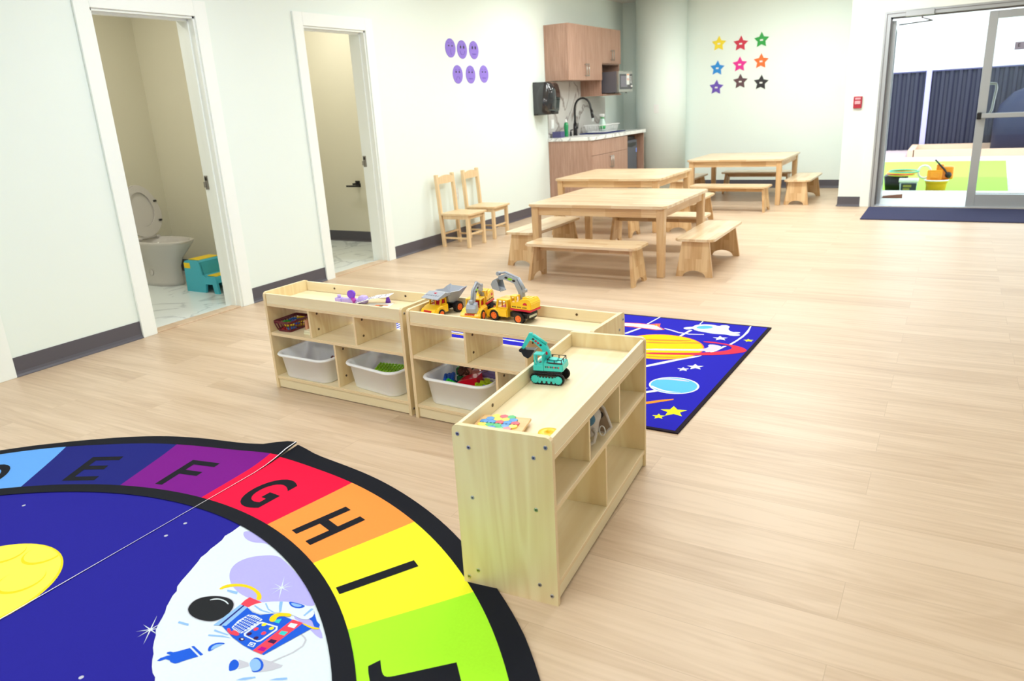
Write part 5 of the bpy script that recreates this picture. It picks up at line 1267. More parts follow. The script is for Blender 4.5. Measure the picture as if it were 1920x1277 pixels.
# ================================================================= RUGS
RD = {
 'moon': [(2.5817,1.4423),(2.5809,1.4033),(2.5873,1.3484),(2.606,1.3014),(2.6207,1.2587),(2.6412,1.2126),(2.6578,1.1707),(2.6777,1.132),(2.6958,1.0977),(2.7265,1.0573),(2.7504,1.0225),(2.7778,0.9973),(2.8149,0.9658),(2.8379,0.9413),(2.8714,0.9115),(2.9153,0.8779),(2.9508,0.848),(2.9678,0.8324)],
 'crater': [(2.8361,1.3768),(2.7809,1.3466),(2.7518,1.3127),(2.7499,1.2721),(2.779,1.2323),(2.8313,1.1985),(2.8856,1.1821),(2.9292,1.179),(2.9669,1.1803),(3.0124,1.189),(3.0837,1.2234),(3.1314,1.2334),(3.1333,1.2475),(3.0132,1.3146),(2.8902,1.3622)],
 'crater2': [(2.6191,1.4302),(2.6373,1.4115),(2.6657,1.3982),(2.7028,1.3938),(2.7433,1.4085),(2.7763,1.4069),(2.647,1.4431)],
 'crater3': [(3.106,1.176),(3.1294,1.1938),(3.184,1.1953),(3.259,1.1481),(3.2459,1.1416),(3.188,1.1605)],
 'visor': [(2.809,1.0607),(2.7959,1.0775),(2.7898,1.0981),(2.7983,1.1193),(2.8224,1.1378),(2.8545,1.1498),(2.8869,1.1518),(2.9126,1.1407),(2.9282,1.1218),(2.936,1.0965),(2.9329,1.076),(2.9237,1.0608),(2.9027,1.0506),(2.8698,1.0453),(2.8369,1.0484)],
 'hilite': [(2.8301,1.1175),(2.8342,1.1284),(2.8467,1.1371),(2.8666,1.1399),(2.8862,1.1379),(2.9011,1.1317),(2.8961,1.1307),(2.8774,1.1357),(2.8556,1.1346),(2.842,1.1267)],
 'tube': [(2.8093,1.17),(2.8114,1.1903),(2.8312,1.2085),(2.8636,1.2211),(2.903,1.2221),(2.9376,1.2141),(2.9613,1.2014),(2.9717,1.186),(2.9556,1.1829),(2.9464,1.1976),(2.9247,1.2079),(2.8907,1.2127),(2.8619,1.2074),(2.8368,1.1939),(2.8234,1.1804),(2.8206,1.1705)],
 'red': [(2.9303,1.183),(2.9903,1.1816),(2.9743,1.1639),(2.9611,1.1463),(2.9324,1.1469),(2.9283,1.165)],
 'collar': [(2.9324,1.1469),(2.9628,1.1471),(2.9719,1.0621),(2.9363,1.0484)],
 'cl1': [(2.943,1.1474),(2.9486,1.1474),(2.9578,1.0565),(2.9519,1.0542)],
 'torso': [(2.9623,1.1462),(2.9934,1.1372),(3.0237,1.1392),(3.0506,1.1586),(3.0965,1.1651),(3.1249,1.1652),(3.2001,1.1634),(3.1599,1.0278),(3.1242,1.0261),(3.0804,1.0287),(3.0281,1.0376),(2.9866,1.0499),(2.9631,1.0566)],
 'belt': [(3.1241,1.166),(3.1613,1.1681),(3.1522,1.0267),(3.1204,1.0259)],
 'grid': [(2.9913,1.1247),(3.0138,1.1312),(3.0458,1.1279),(3.0458,1.0909),(3.0372,1.0592),(3.011,1.0588),(2.9921,1.0647),(2.9853,1.0922)],
 'arm': [(2.9628,1.1471),(2.9742,1.1738),(3.0048,1.196),(3.0478,1.2167),(3.0943,1.2286),(3.1414,1.2285),(3.1682,1.2063),(3.1608,1.1777),(3.1016,1.1803),(3.0601,1.1696),(3.0506,1.1586),(3.0249,1.143),(2.9969,1.1389)],
 'hook': [(3.0665,1.1318),(3.0566,1.1457),(3.0589,1.1608),(3.0728,1.1726),(3.1012,1.1832),(3.1103,1.1718),(3.0874,1.1638),(3.0757,1.155),(3.0837,1.1401),(3.0804,1.1311)],
 'hook2': [(3.1602,1.1682),(3.2015,1.1671),(3.2174,1.1737),(3.2225,1.1684),(3.2029,1.1606),(3.1636,1.1638)],
 'sleeve': [(3.15,1.1912),(3.1517,1.2206),(3.1898,1.1919),(3.2103,1.1835),(3.2169,1.1716),(3.1992,1.172),(3.1779,1.1861)],
 'glove': [(2.9173,0.8843),(2.917,0.8951),(2.9252,0.909),(2.9326,0.9149),(2.9169,0.9138),(2.9137,0.9178),(2.9188,0.9237),(2.9288,0.9253),(2.9377,0.9341),(2.9555,0.957),(3.0052,0.9453),(2.987,0.9216),(2.9779,0.9063),(2.9713,0.8992),(2.9654,0.8984),(2.9548,0.8975),(2.9478,0.9005),(2.9336,0.8989),(2.9257,0.8869)],
 'cuff': [(2.9539,0.9624),(2.9587,0.9671),(3.01,0.9564),(3.0078,0.9498)],
 'elbow': [(3.0134,0.9692),(3.0014,0.9784),(2.9973,0.9906),(3.0048,1.0041),(3.0214,1.0122),(3.0314,1.0114),(3.0164,0.9989),(3.0197,0.9791)],
 'elbowf': [(3.0157,0.9759),(3.0077,0.9844),(3.008,0.9971),(3.0208,1.0062),(3.0271,1.0076),(3.0209,0.9909)],
 'st1': [(2.9543,1.0383),(3.0078,1.0412),(3.0071,1.0373),(2.958,1.0323)],
 'st2': [(2.9555,1.0167),(2.9979,1.0316),(3.0286,1.0349),(2.9957,1.0246),(2.9596,1.0116)],
 'kn1': [(3.1047,0.9611),(3.0984,0.974),(3.1026,0.9826),(3.118,0.981),(3.1314,0.9717),(3.1368,0.9586),(3.1289,0.9485),(3.1236,0.9453)],
 'kn2': [(3.1513,0.9869),(3.1444,0.9995),(3.1469,1.0126),(3.1628,1.014),(3.1845,1.006),(3.1976,0.9914),(3.1975,0.9784),(3.1831,0.9697),(3.1694,0.9774)],
 'kn2f': [(3.1513,0.9869),(3.1455,0.9984),(3.1493,1.0084),(3.1607,1.0092),(3.1778,1.0027),(3.1901,0.9903),(3.1902,0.9784),(3.1801,0.9723),(3.1694,0.9774)],
 'leg1': [(3.112,0.9862),(3.1458,0.9895),(3.1571,0.9818),(3.1399,0.9602),(3.1301,0.9737)],
 'leg2': [(3.1553,1.0141),(3.1959,1.0196),(3.2354,1.0233),(3.2361,1.0158),(3.2218,0.9957),(3.1971,0.9767),(3.1976,0.9914),(3.1842,1.0058)],
 'st3': [(3.1664,0.9314),(3.1763,0.9459),(3.2011,0.9623),(3.2063,0.9598),(3.1864,0.9413)],
 'st4': [(3.243,0.9696),(3.2546,0.9829),(3.277,0.9971),(3.284,0.9925),(3.272,0.9841)],
 'sq1': [(3.1295,1.1532),(3.1522,1.157),(3.1559,1.14),(3.1324,1.1381)],
 'sq2': [(3.131,1.1176),(3.1512,1.1215),(3.1528,1.1064),(3.1339,1.1042)],
 'sq3': [(3.1303,1.0802),(3.1502,1.0842),(3.1525,1.0699),(3.13,1.0674)],
 'sq4': [(3.1304,1.0477),(3.1475,1.0505),(3.1501,1.0367),(3.1285,1.0327)],
 'pan': [(3.0528,1.1201),(3.1076,1.126),(3.1181,1.1143),(3.1124,1.0616),(3.1046,1.0549),(3.0529,1.0556),(3.0435,1.0628),(3.0477,1.1152)],
 'pani': [(3.0592,1.1158),(3.1063,1.1205),(3.1113,1.1139),(3.1066,1.0645),(3.1004,1.0586),(3.0551,1.0597),(3.0506,1.0645),(3.0532,1.1117)],
 'squig': [(2.9847,1.055),(2.99,1.0606),(3.007,1.0509),(3.007,1.0599),(3.02,1.0603),(3.0378,1.0541),(3.0355,1.0471),(3.0249,1.0448),(3.0103,1.0436),(2.9961,1.0474)],
 'el1': [(3.0475,1.0413),(3.0499,1.0483),(3.0613,1.0498),(3.0678,1.0455),(3.0644,1.038),(3.0548,1.0373)],
 'el2': [(3.0534,1.043),(3.0546,1.0465),(3.0606,1.0471),(3.0636,1.0446),(3.061,1.041)],
 'bx': [(3.0881,1.0468),(3.1064,1.0501),(3.1122,1.0359),(3.0922,1.0328)],
 'bxi': [(3.0931,1.0446),(3.1052,1.0466),(3.1078,1.0371),(3.0942,1.0355)],
 'ci': [(3.0931,1.0424),(3.1013,1.0441),(3.1053,1.0393),(3.0971,1.0375)],
 'tri': [(3.0665,1.1318),(3.0933,1.1542),(3.1009,1.1362)],
 'as1': [(2.9752,1.163),(3.0145,1.1572),(3.0439,1.1599),(3.0405,1.1556),(3.0098,1.1517),(2.9753,1.1591)],
 'as2': [(2.9975,1.1851),(3.0258,1.1691),(3.0544,1.165),(3.0501,1.1616),(3.0246,1.1653),(2.9963,1.1812)],
 'as3': [(3.0286,1.2068),(3.0376,1.2111),(3.0676,1.1765),(3.0643,1.1717),(3.0431,1.1906)],
 'ao': [(3.0549,1.2162),(3.0585,1.2219),(3.1096,1.2281),(3.1147,1.2188),(3.1006,1.2068),(3.0759,1.2052)],
 'aoi': [(3.0622,1.2184),(3.1014,1.2241),(3.1037,1.2167),(3.0918,1.2103),(3.0742,1.2109)],
 'as4': [(3.1361,1.2259),(3.1451,1.2257),(3.1444,1.1916),(3.1381,1.1917)],
 'tag1': [(2.8382,1.1789),(2.8757,1.1857),(2.8832,1.1754),(2.8437,1.1724)],
 'tag2': [(2.8299,1.0164),(2.8662,1.0216),(2.8724,1.0148),(2.8347,1.0094)],
 'pack': [(3.1893,1.1343),(3.2117,1.1277),(3.222,1.1212),(3.231,1.1001),(3.2256,1.0696),(3.2001,1.018),(3.1959,1.0196),(3.2206,1.0698),(3.2259,1.1004),(3.2174,1.119),(3.2097,1.1238),(3.1916,1.1295)],
 'dot_ye': [(3.067,1.1135),(3.0982,1.1117)],
 'dot_rd': [(3.0611,1.09),(3.094,1.0876)],
 'dot_nv': [(3.0599,1.0679),(3.0902,1.064)],
 'star_c': [(2.788,0.9557),(2.9824,1.2582)],
 'wdot': [(2.3811,1.3756),(2.3891,1.293),(1.6834,1.1914),(2.7906,0.7555)],
 'suncr': [(1.9763,0.9805),(2.0992,1.0385),(2.1886,0.9187)],
 'b_ring': [(3.4566,4.0027),(3.5096,4.0137),(3.5795,4.0054),(3.6564,3.988),(3.7044,3.9609),(3.7275,3.9295),(3.7226,3.896),(3.6836,3.8539),(3.6245,3.812),(3.5582,3.7753),(3.4383,3.7375),(3.3276,3.7033),(3.2395,3.6798),(3.2299,3.706),(3.3733,3.7502),(3.4821,3.7913),(3.5605,3.8308),(3.6094,3.8691),(3.6428,3.9116),(3.6416,3.9517),(3.6101,3.9812),(3.5461,3.9931),(3.4859,3.9878)],
 'b_ringp': [(3.5041,3.9564),(3.5402,3.9698),(3.5927,3.9437),(3.5776,3.8771),(3.5345,3.8171),(3.5177,3.8446),(3.2182,3.738),(3.207,3.7686),(3.4081,3.8337),(3.4961,3.8667),(3.5239,3.9077)],
 'b_r2': [(3.1624,3.89),(3.3172,3.9212),(3.4323,3.9787),(3.4785,3.9596),(3.3777,3.9307),(3.2652,3.8848),(3.1708,3.8671)],
 'b_r3': [(3.1446,3.9386),(3.2401,3.9581),(3.3595,3.9887),(3.4065,4.0016),(3.3668,3.9653),(3.2488,3.9328),(3.1553,3.9093)],
 'b_r4': [(3.2478,3.6573),(3.3729,3.6777),(3.4711,3.7286),(3.4246,3.6859),(3.3452,3.6518),(3.2553,3.6368)],
 'b_shut': [(2.9041,4.2116),(2.9851,4.2271),(3.0628,4.2291),(3.0965,4.2536),(3.1216,4.2624),(3.1397,4.1942),(3.1876,4.1507),(3.1427,4.1226),(3.0715,4.1285),(2.9919,4.1344),(2.935,4.134)],
 'b_shutw': [(2.9095,4.1981),(2.9902,4.2137),(3.0708,4.2169),(3.1122,4.2091),(3.1755,4.1463),(3.1374,4.1375),(3.0667,4.1414),(2.9861,4.1496),(2.9298,4.1471)],
 'b_tailf': [(3.1075,4.2323),(3.1068,4.1948),(3.1184,4.2113)],
 'b_tether': [(3.1736,4.1818),(3.224,4.1637),(3.2813,4.1322),(3.3511,4.1202),(3.4298,4.1395),(3.4333,4.1271),(3.3502,4.1016),(3.2807,4.1133),(3.2236,4.1445),(3.1787,4.1667)],
 'b_body': [(3.3251,4.2599),(3.3289,4.303),(3.3726,4.3381),(3.4245,4.3441),(3.4656,4.3267),(3.4789,4.351),(3.506,4.3605),(3.5308,4.3401),(3.5318,4.2855),(3.5642,4.2339),(3.6107,4.2506),(3.6184,4.2236),(3.5853,4.2003),(3.623,4.2048),(3.626,4.1745),(3.5832,4.1589),(3.5533,4.1774),(3.4869,4.1647),(3.4254,4.177),(3.3616,4.1939),(3.335,4.2272),(3.3145,4.196),(3.285,4.2046),(3.2798,4.2317),(3.3099,4.2545)],
 'b_face': [(3.3465,4.2554),(3.3586,4.2938),(3.3864,4.3134),(3.4192,4.3152),(3.4434,4.2946),(3.4339,4.2625),(3.4012,4.2388),(3.3663,4.2336)],
 'b_w1': [(3.0654,4.4038),(3.0744,4.4069),(3.0519,4.2203),(3.0408,4.2214)],
 'b_w2': [(3.0288,4.1303),(3.0474,4.1369),(3.0033,3.9969),(2.9912,3.9925),(2.9855,4.0069)],
 'b_w3': [(3.3449,4.3989),(3.3517,4.4012),(3.3525,4.3261),(3.3464,4.324)],
 'b_w4': [(3.3265,4.2003),(3.3447,4.1949),(3.3194,4.054),(3.3035,4.0528)],
 'b_w5': [(3.6381,4.3902),(3.6452,4.3927),(3.6584,4.2609),(3.6518,4.1572),(3.6374,4.065),(3.6242,3.9968),(3.6094,3.9955),(3.6301,4.0946),(3.642,4.1982),(3.6427,4.3016)],
 'b_w6': [(3.5888,3.9587),(3.608,3.9659),(3.5771,3.8569),(3.5605,3.8308),(3.5472,3.8357),(3.5756,3.9066)],
 'b_w7': [(3.5262,3.7631),(3.5164,3.7362),(3.446,3.6561),(3.3765,3.5606),(3.3124,3.4813),(3.3025,3.5082),(3.3653,3.5933),(3.4205,3.6615),(3.4764,3.7306)],
 'b_w8': [(3.4305,3.1594),(3.46,3.1912),(3.4908,3.1884),(3.4694,3.1646),(3.4387,3.137)],
 'b_w9': [(3.4147,3.2022),(3.4278,3.2044),(3.4177,3.1941)],
 'b_or_': [(3.4759,3.0354),(3.5383,3.0896),(3.5812,3.1173),(3.5844,3.1042),(3.5423,3.0627),(3.4862,3.0073)],
 'b_pc1': [(3.4255,3.3199),(3.4477,3.3534),(3.4972,3.373),(3.5533,3.3708),(3.5901,3.3579),(3.5592,3.3521),(3.5043,3.3513),(3.4625,3.3428)],
 'b_pc2': [(3.431,3.226),(3.4671,3.2017),(3.5167,3.1837),(3.5668,3.1936),(3.594,3.2076),(3.5543,3.199),(3.5108,3.201),(3.46,3.222),(3.4309,3.2417)],
 'b_stars_w': [(3.5377,4.0935),(3.5465,3.5759),(3.5,3.5188)],
 'b_stars_y': [(3.6939,4.1073),(3.628,2.9749),(3.5851,2.898)],
}

def smooth(pts, it=1):
    for _ in range(it):
        out = []; n = len(pts)
        for i in range(n):
            a, b = pts[i], pts[(i + 1) % n]
            out.append((a[0] * .75 + b[0] * .25, a[1] * .75 + b[1] * .25)); out.append((a[0] * .25 + b[0] * .75, a[1] * .25 + b[1] * .75))
        pts = out
    return pts
RCX, RCY = 2.36, 0.01
RB0, RB1, RIN = 1.515, 1.880, 1.460
RO = 1.952
RUG = [('black', (26, 28, 36)), ('navy', (36, 33, 148)), ('moon', (216, 228, 236)), ('lilac', (176, 172, 238)), ('sun', (250, 240, 90)), ('sun2', (238, 214, 40)),
       ('red', (240, 20, 66)), ('orange', (255, 150, 70)), ('yellow', (246, 248, 50)), ('lime', (172, 246, 48)), ('teal', (60, 196, 170)), ('sky', (100, 164, 240)), ('blue', (30, 36, 122)), ('purple', (120, 22, 136)),
       ('vis', (36, 38, 42)), ('gold', (252, 206, 30)), ('coral', (246, 70, 90)), ('azure', (30, 90, 214)), ('pale', (140, 184, 240)), ('cyan', (60, 200, 200)), ('plum', (60, 30, 80)), ('magenta', (180, 10, 140)), ('grey', (190, 192, 206))]
RM = [cloth(c, 'rug_' + n) for n, c in RUG]; RI = {n: i for i, (n, c) in enumerate(RUG)}
ZB = 0.006
SEAM_A = (2.300, 2.05); SEAM_B = (2.345, 0.6)
def seam_x(y): return SEAM_A[0] + (SEAM_B[0] - SEAM_A[0]) * (SEAM_A[1] - y) / (SEAM_A[1] - SEAM_B[1])
def wob(a):   # edge ripples of the cloth, height and radius
    d = math.degrees(a) % 360
    lift = 0.004 * (1 + math.sin(d * 0.35)) + 0.003 * (1 + math.sin(d * 0.9 + 1))
    return lift
rug = thing('alphabet_rug', 'large round space rug with alphabet border in the foreground', 'rug', (RCX, RCY, 0))
SEG = ['sky', 'blue', 'purple', 'red', 'orange', 'yellow', 'lime', 'teal']
LET = 'ABCDEFGHIJKLMNOPQRSTUVWXYZ'
# border angles (degrees) read off the carpet: D|E, E|F, F|G, G|H, H|I, I|J
BA = {3: 124.0, 4: 108.3, 5: 93.2, 6: 78.6, 7: 66.0, 8: 52.0, 9: 35.6}
st_ = 360.0 - (124.0 - 35.6); step = st_ / 20.0
def bang(k):    # end angle of letter k (between k and k+1)
    k = k % 26
    if k in BA: return BA[k]
    if k > 9: return 35.6 - step * (k - 9)
    return 124.0 + step * (3 - k)
def halves():
    pass
def cut_half(bm, keep_right):
    # split the flat artwork along the seam
    no = Vector((SEAM_A[1] - SEAM_B[1], SEAM_B[0] - SEAM_A[0], 0)).normalized()
    co = Vector((SEAM_A[0] - RCX, SEAM_A[1] - RCY, 0))
    g = list(bm.verts) + list(bm.edges) + list(bm.faces)
    gap = 0.0012
    bmesh.ops.bisect_plane(bm, geom=g, plane_co=co + no * (gap if keep_right else -gap), plane_no=no, clear_outer=not keep_right, clear_inner=keep_right, dist=1e-6)
def P(k): return [(x - RCX, y - RCY) for x, y in RD[k]]
def ringstrip(q, r0, r1, a0, a1, z, mi, n=None, r1f=None):
    n = n or max(2, int(abs(a1 - a0) / 2.0)); pv = None
    for i in range(n + 1):
        a = math.radians(a0 + (a1 - a0) * i / n)
        rr = r1f(a) if r1f else r1
        v = (q.bm.verts.new((r0 * math.cos(a), r0 * math.sin(a), z)), q.bm.verts.new((rr * math.cos(a), rr * math.sin(a), z)))
        if pv:
            f = q.bm.faces.new((pv[0], pv[1], v[1], v[0])); f.material_index = mi; f.normal_update()
            if f.normal.z < 0: f.normal_flip()
        pv = v
def circ(r, cx=0, cy=0, n=48): return [(cx + r * math.cos(2 * PI * k / n), cy + r * math.sin(2 * PI * k / n)) for k in range(n)]
def rays(cx, cy, r, z, q, mi, rot=0.3):
    for k in range(4):
        a = rot + PI * k / 4; L_ = r * (1.0 if k in (0, ) else 0.62); w = r * 0.035
        d = (math.cos(a), math.sin(a)); n_ = (-d[1], d[0])
        q.flat([(cx - d[0] * L_, cy - d[1] * L_), (cx + n_[0] * w, cy + n_[1] * w), (cx + d[0] * L_, cy + d[1] * L_), (cx - n_[0] * w, cy - n_[1] * w)], z + 0.00005 * k, mi)
def outer_r(a):
    d = math.degrees(a)
    d = (d + 180) % 360 - 180
    tb = [(30, 1.955), (45, 1.955), (52, 1.946), (62, 1.950), (80, 1.958), (88, 1.962), (92, 1.990), (96, 1.940), (105, 1.950), (118, 1.945), (126, 1.925), (140, 1.93)]
    if d < 30 or d > 140: return 1.95
    for (x0, y0), (x1, y1) in zip(tb, tb[1:]):
        if x0 <= d <= x1: return y0 + (y1 - y0) * (d - x0) / (x1 - x0)
    return 1.95
def lift(x, y):
    """real ripples of the cloth near its rim"""
    r = math.hypot(x, y); a = math.degrees(math.atan2(y, x))
    e = max(0.0, min(1.0, (r - 1.72) / 0.22)); e = e * e
    h = 0.0
    for c, w, hh in ((92.3, 5.0, 0.030), (112, 8, 0.010), (126, 6, 0.008), (62, 9, 0.008), (47, 7, 0.008), (76, 7, 0.006)):
        h += hh * math.exp(-((a - c) / w) ** 2)
    return h * e
def art(q):
    z = ZB
    # base cloth in fine rings so the ripples can follow
    ringstrip(q, RB1 - 0.003, 1.95, 0, 360, z, RI['black'], 240, outer_r)
    for k in range(26):
        a0 = bang(k - 1) if k else bang(25) + 360; a1 = bang(k)
        if a1 > a0: a1 -= 360
        if k == 0: a0 = bang(25); a1 = bang(0); a1 = a1 if a1 < a0 else a1 - 360
        mi = RI[SEG[(k - 3) % 8]]
        if LET[k] == 'D': mi = RI['sky']
        for r0, r1 in ((RB0 - 0.004, 1.62), (1.62, 1.70), (1.70, 1.76), (1.76, 1.80), (1.80, 1.84), (1.84, RB1)):
            ringstrip(q, r0, r1, a0, a1, z + 0.0003, mi, 12)
    ringstrip(q, RIN - 0.004, RB0, 0, 360, z + 0.0032, RI['black'], 180)
    q.flat(circ(RIN + 0.006, n=180), z + 0.0001, RI['navy'])
    # moon clipped by the black ring
    mcx, mcy, mr = 3.374 - RCX, 1.532 - RCY, 0.8025
    pts = []
    for k in range(200):
        a = 2 * PI * k / 200; x, y = mcx + mr * math.cos(a), mcy + mr * math.sin(a)
        if math.hypot(x, y) < RIN + 0.01: pts.append((a, x, y))
    # order the visible arc, then return along the ring
    arc = sorted(pts, key=lambda p: p[0]); 
    arc = [(x, y) for a, x, y in arc]
    rnd = random.Random(5)
    arc = [(x + rnd.uniform(-.004, .004), y + rnd.uniform(-.004, .004)) for x, y in arc]
    b0 = math.atan2(arc[-1][1], arc[-1][0]); b1 = math.atan2(arc[0][1], arc[0][0])
    ret = [((RIN + 0.012) * math.cos(b0 + (b1 - b0) * i / 40), (RIN + 0.012) * math.sin(b0 + (b1 - b0) * i / 40)) for i in range(41)]
    q.flat(arc + ret, z + 0.0004, RI['moon'])
    def F(k, zz, col, sm=1): q.flat(smooth(P(k), sm) if sm else P(k), z + zz, RI[col])
    F('crater', 0.0007, 'lilac', 2); F('crater2', 0.0007, 'lilac'); F('crater3', 0.0007, 'lilac')
    # astronaut
    F('pack', 0.0010, 'grey', 0)
    F('tube', 0.0010, 'gold', 1); F('red', 0.0012, 'coral', 0); F('arm', 0.0013, 'moon', 1); F('sleeve', 0.0014, 'azure', 0)
    F('torso', 0.0015, 'azure', 0); F('collar', 0.0017, 'pale', 0); F('cl1', 0.0019, 'blue', 0); F('belt', 0.0017, 'coral', 0); F('grid', 0.0017, 'moon', 0)
    F('arm', 0.00165, 'moon', 1)
    for k in ('as1', 'as2', 'as3', 'as4'): F(k, 0.0019, 'pale', 0)
    F('ao', 0.0019, 'azure'); F('aoi', 0.0021, 'pale')
    gp = P('grid'); A, B, C, D = gp[7], gp[2], gp[4], gp[6]   # lattice
    for i in range(1, 7):
        u = i / 7.0
        p0 = (gp[0][0] + (gp[2][0] - gp[0][0]) * u, gp[0][1] + (gp[2][1] - gp[0][1]) * u); p1 = (gp[6][0] + (gp[4][0] - gp[6][0]) * u, gp[6][1] + (gp[4][1] - gp[6][1]) * u)
        d = Vector((p1[0] - p0[0], p1[1] - p0[1])).normalized(); n_ = Vector((-d.y, d.x)) * 0.0016
        q.flat([(p0[0] + n_.x, p0[1] + n_.y), (p1[0] + n_.x, p1[1] + n_.y), (p1[0] - n_.x, p1[1] - n_.y), (p0[0] - n_.x, p0[1] - n_.y)], z + 0.0020, RI['azure'])
        p0 = (gp[0][0] + (gp[6][0] - gp[0][0]) * u, gp[0][1] + (gp[6][1] - gp[0][1]) * u); p1 = (gp[2][0] + (gp[4][0] - gp[2][0]) * u, gp[2][1] + (gp[4][1] - gp[2][1]) * u)
        d = Vector((p1[0] - p0[0], p1[1] - p0[1])).normalized(); n_ = Vector((-d.y, d.x)) * 0.0016
        q.flat([(p0[0] + n_.x, p0[1] + n_.y), (p1[0] + n_.x, p1[1] + n_.y), (p1[0] - n_.x, p1[1] - n_.y), (p0[0] - n_.x, p0[1] - n_.y)], z + 0.0021, RI['azure'])
    F('pan', 0.0019, 'moon', 0); F('pani', 0.0021, 'azure', 0)
    for k, c in (('dot_ye', 'yellow'), ('dot_rd', 'coral'), ('dot_nv', 'plum')):
        for x, y in P(k): q.flat(circ(0.0068, x, y, 14), z + 0.0024, RI[c])
    F('sq1', 0.0019, 'moon', 0); F('sq2', 0.0019, 'cyan', 0); F('sq3', 0.0019, 'plum', 0); F('sq4', 0.0019, 'magenta', 0)
    F('squig', 0.0023, 'coral', 1); F('el1', 0.0019, 'plum'); F('el2', 0.0022, 'moon'); F('bx', 0.0019, 'moon', 0); F('bxi', 0.0021, 'azure', 0); F('ci', 0.0023, 'moon')
    F('tri', 0.0019, 'cyan', 0); F('hook', 0.0022, 'gold'); F('hook2', 0.0016, 'gold')
    vp = smooth(P('visor'), 2); cx_ = sum(p[0] for p in vp) / len(vp); cy_ = sum(p[1] for p in vp) / len(vp)
    q.flat([(cx_ + (x - cx_) * 1.045, cy_ + (y - cy_) * 1.045) for x, y in vp], z + 0.0009, RI['grey']); q.flat(vp, z + 0.0012, RI['vis']); F('hilite', 0.0015, 'moon')
    F('glove', 0.0010, 'azure', 0); F('cuff', 0.0010, 'azure', 0); F('elbow', 0.0010, 'azure'); F('elbowf', 0.0012, 'pale'); F('st1', 0.0010, 'pale', 0); F('st2', 0.0010, 'pale', 0)
    F('leg1', 0.0008, 'grey', 0); F('leg2', 0.0008, 'grey', 0); F('kn1', 0.0010, 'azure'); F('kn2', 0.0010, 'azure'); F('kn2f', 0.0013, 'pale'); F('st3', 0.0010, 'pale', 0); F('st4', 0.0010, 'pale', 0)
    F('tag1', 0.0010, 'pale', 0); F('tag2', 0.0010, 'pale', 0)
    for (x, y), r_ in zip(P('star_c'), (0.062, 0.060)): rays(x, y, r_, z + 0.0011, q, RI['moon'], -0.9)
    for x, y in P('wdot'): q.flat(circ(0.0065, x, y, 10), z + 0.0004, RI['grey'])
    # sun planet
    sx, sy = 2.088 - RCX, 0.823 - RCY
    q.flat(circ(0.25, sx, sy, 64), z + 0.0004, RI['sun2']); q.flat([(x * 0.985 + sx * 0.015 - 0.004, y * 0.985 + sy * 0.015 + 0.003) for x, y in circ(0.246, sx, sy, 64)], z + 0.0007, RI['sun'])
    for (x, y), r_ in zip(P('suncr'), (0.06, 0.065, 0.07)):
        def inside(pp, R_):
            out = []
            for a, b in pp:
                d = math.hypot(a - sx, b - sy); f_ = min(1.0, R_ / d) if d > 0 else 1
                out.append((sx + (a - sx) * f_, sy + (b - sy) * f_))
            return out
        q.flat(inside(circ(r_, x, y, 30), 0.2430), z + 0.0010, RI['sun2']); q.flat(inside(circ(r_ * 0.93, x - 0.004, y + 0.006, 30), 0.2415), z + 0.0013, RI['sun'])
    # letters of the border, upright towards the rim
    for k in range(26):
        a0 = bang(k - 1) if k else bang(25); a1 = bang(k)
        if k == 0: a0 = bang(25) + 360 if bang(25) < bang(0) else bang(25)
        a = math.radians((a0 + a1) / 2); rm = 1.655
        wd = {'I': None, 'M': 0.17, 'W': 0.2}.get(LET[k], 0.138)
        M4 = T(rm * math.cos(a), rm * math.sin(a), z + 0.0009) @ RZ(a - PI / 2)
        if LET[k] == 'I':
            q.flat([tuple((M4 @ Vector((u, v, 0)))[:2]) for u, v in ((-0.019, -0.125), (0.019, -0.125), (0.019, 0.125), (-0.019, 0.125))], z + 0.0009, RI['black'])
        elif LET[k] in 'EFH':
            def st(x0, y0, x1, y1): q.flat([tuple((M4 @ Vector((u, v, 0)))[:2]) for u, v in ((x0, y0), (x1, y0), (x1, y1), (x0, y1))], z + 0.0009, RI['black'])
            h_ = 0.105; s_ = 0.034; w_ = 0.066
            st(-w_, -h_, -w_ + s_, h_)
            if LET[k] == 'H': st(w_ - s_, -h_, w_, h_); st(-w_ + s_, -s_ / 2, w_ - s_, s_ / 2)
            else:
                st(-w_ + s_, h_ - s_, w_ + 0.006, h_); st(-w_ + s_, -s_ / 2 + 0.006, w_ - 0.012, s_ / 2 + 0.006)
                if LET[k] == 'E': st(-w_ + s_, -h_, w_ + 0.006, -h_ + s_)
        else:
            q.text(LET[k], 0.2, M4, RI['black'], bold=0.025, h=0.22, w=wd)
for keep in (False, True):
    q = MB(); art(q)
    cut_half(q.bm, keep)
    for v in q.bm.verts: v.co.z += lift(v.co.x, v.co.y) * (1.0 if not keep else 0.55)
    # cloth body under the print
    o = q.done('rug_half', RM, rug, fixn=False)
    q = MB()
    q.flat(circ(1.702, n=120), 0.001, 0)
    for r0, r1 in ((1.70, 1.76), (1.76, 1.80), (1.80, 1.84), (1.84, 1.88)): ringstrip(q, r0, r1, 0, 360, 0.001, 0, 240)
    ringstrip(q, 1.88, 1.95, 0, 360, 0.001, 0, 240, lambda a: outer_r(a) - 0.001)
    cut_half(q.bm, keep)
    for v in q.bm.verts: v.co.z += lift(v.co.x, v.co.y) * (1.0 if not keep else 0.55)
    e = bmesh.ops.extrude_face_region(q.bm, geom=list(q.bm.faces))
    for v in e['geom']:
        if isinstance(v, bmesh.types.BMVert): v.co.z += ZB - 0.0022
    q.done('rug_backing', [mat('rug_backing_white' if keep else 'rug_backing_pale', (40, 42, 50), 0.9)], o)

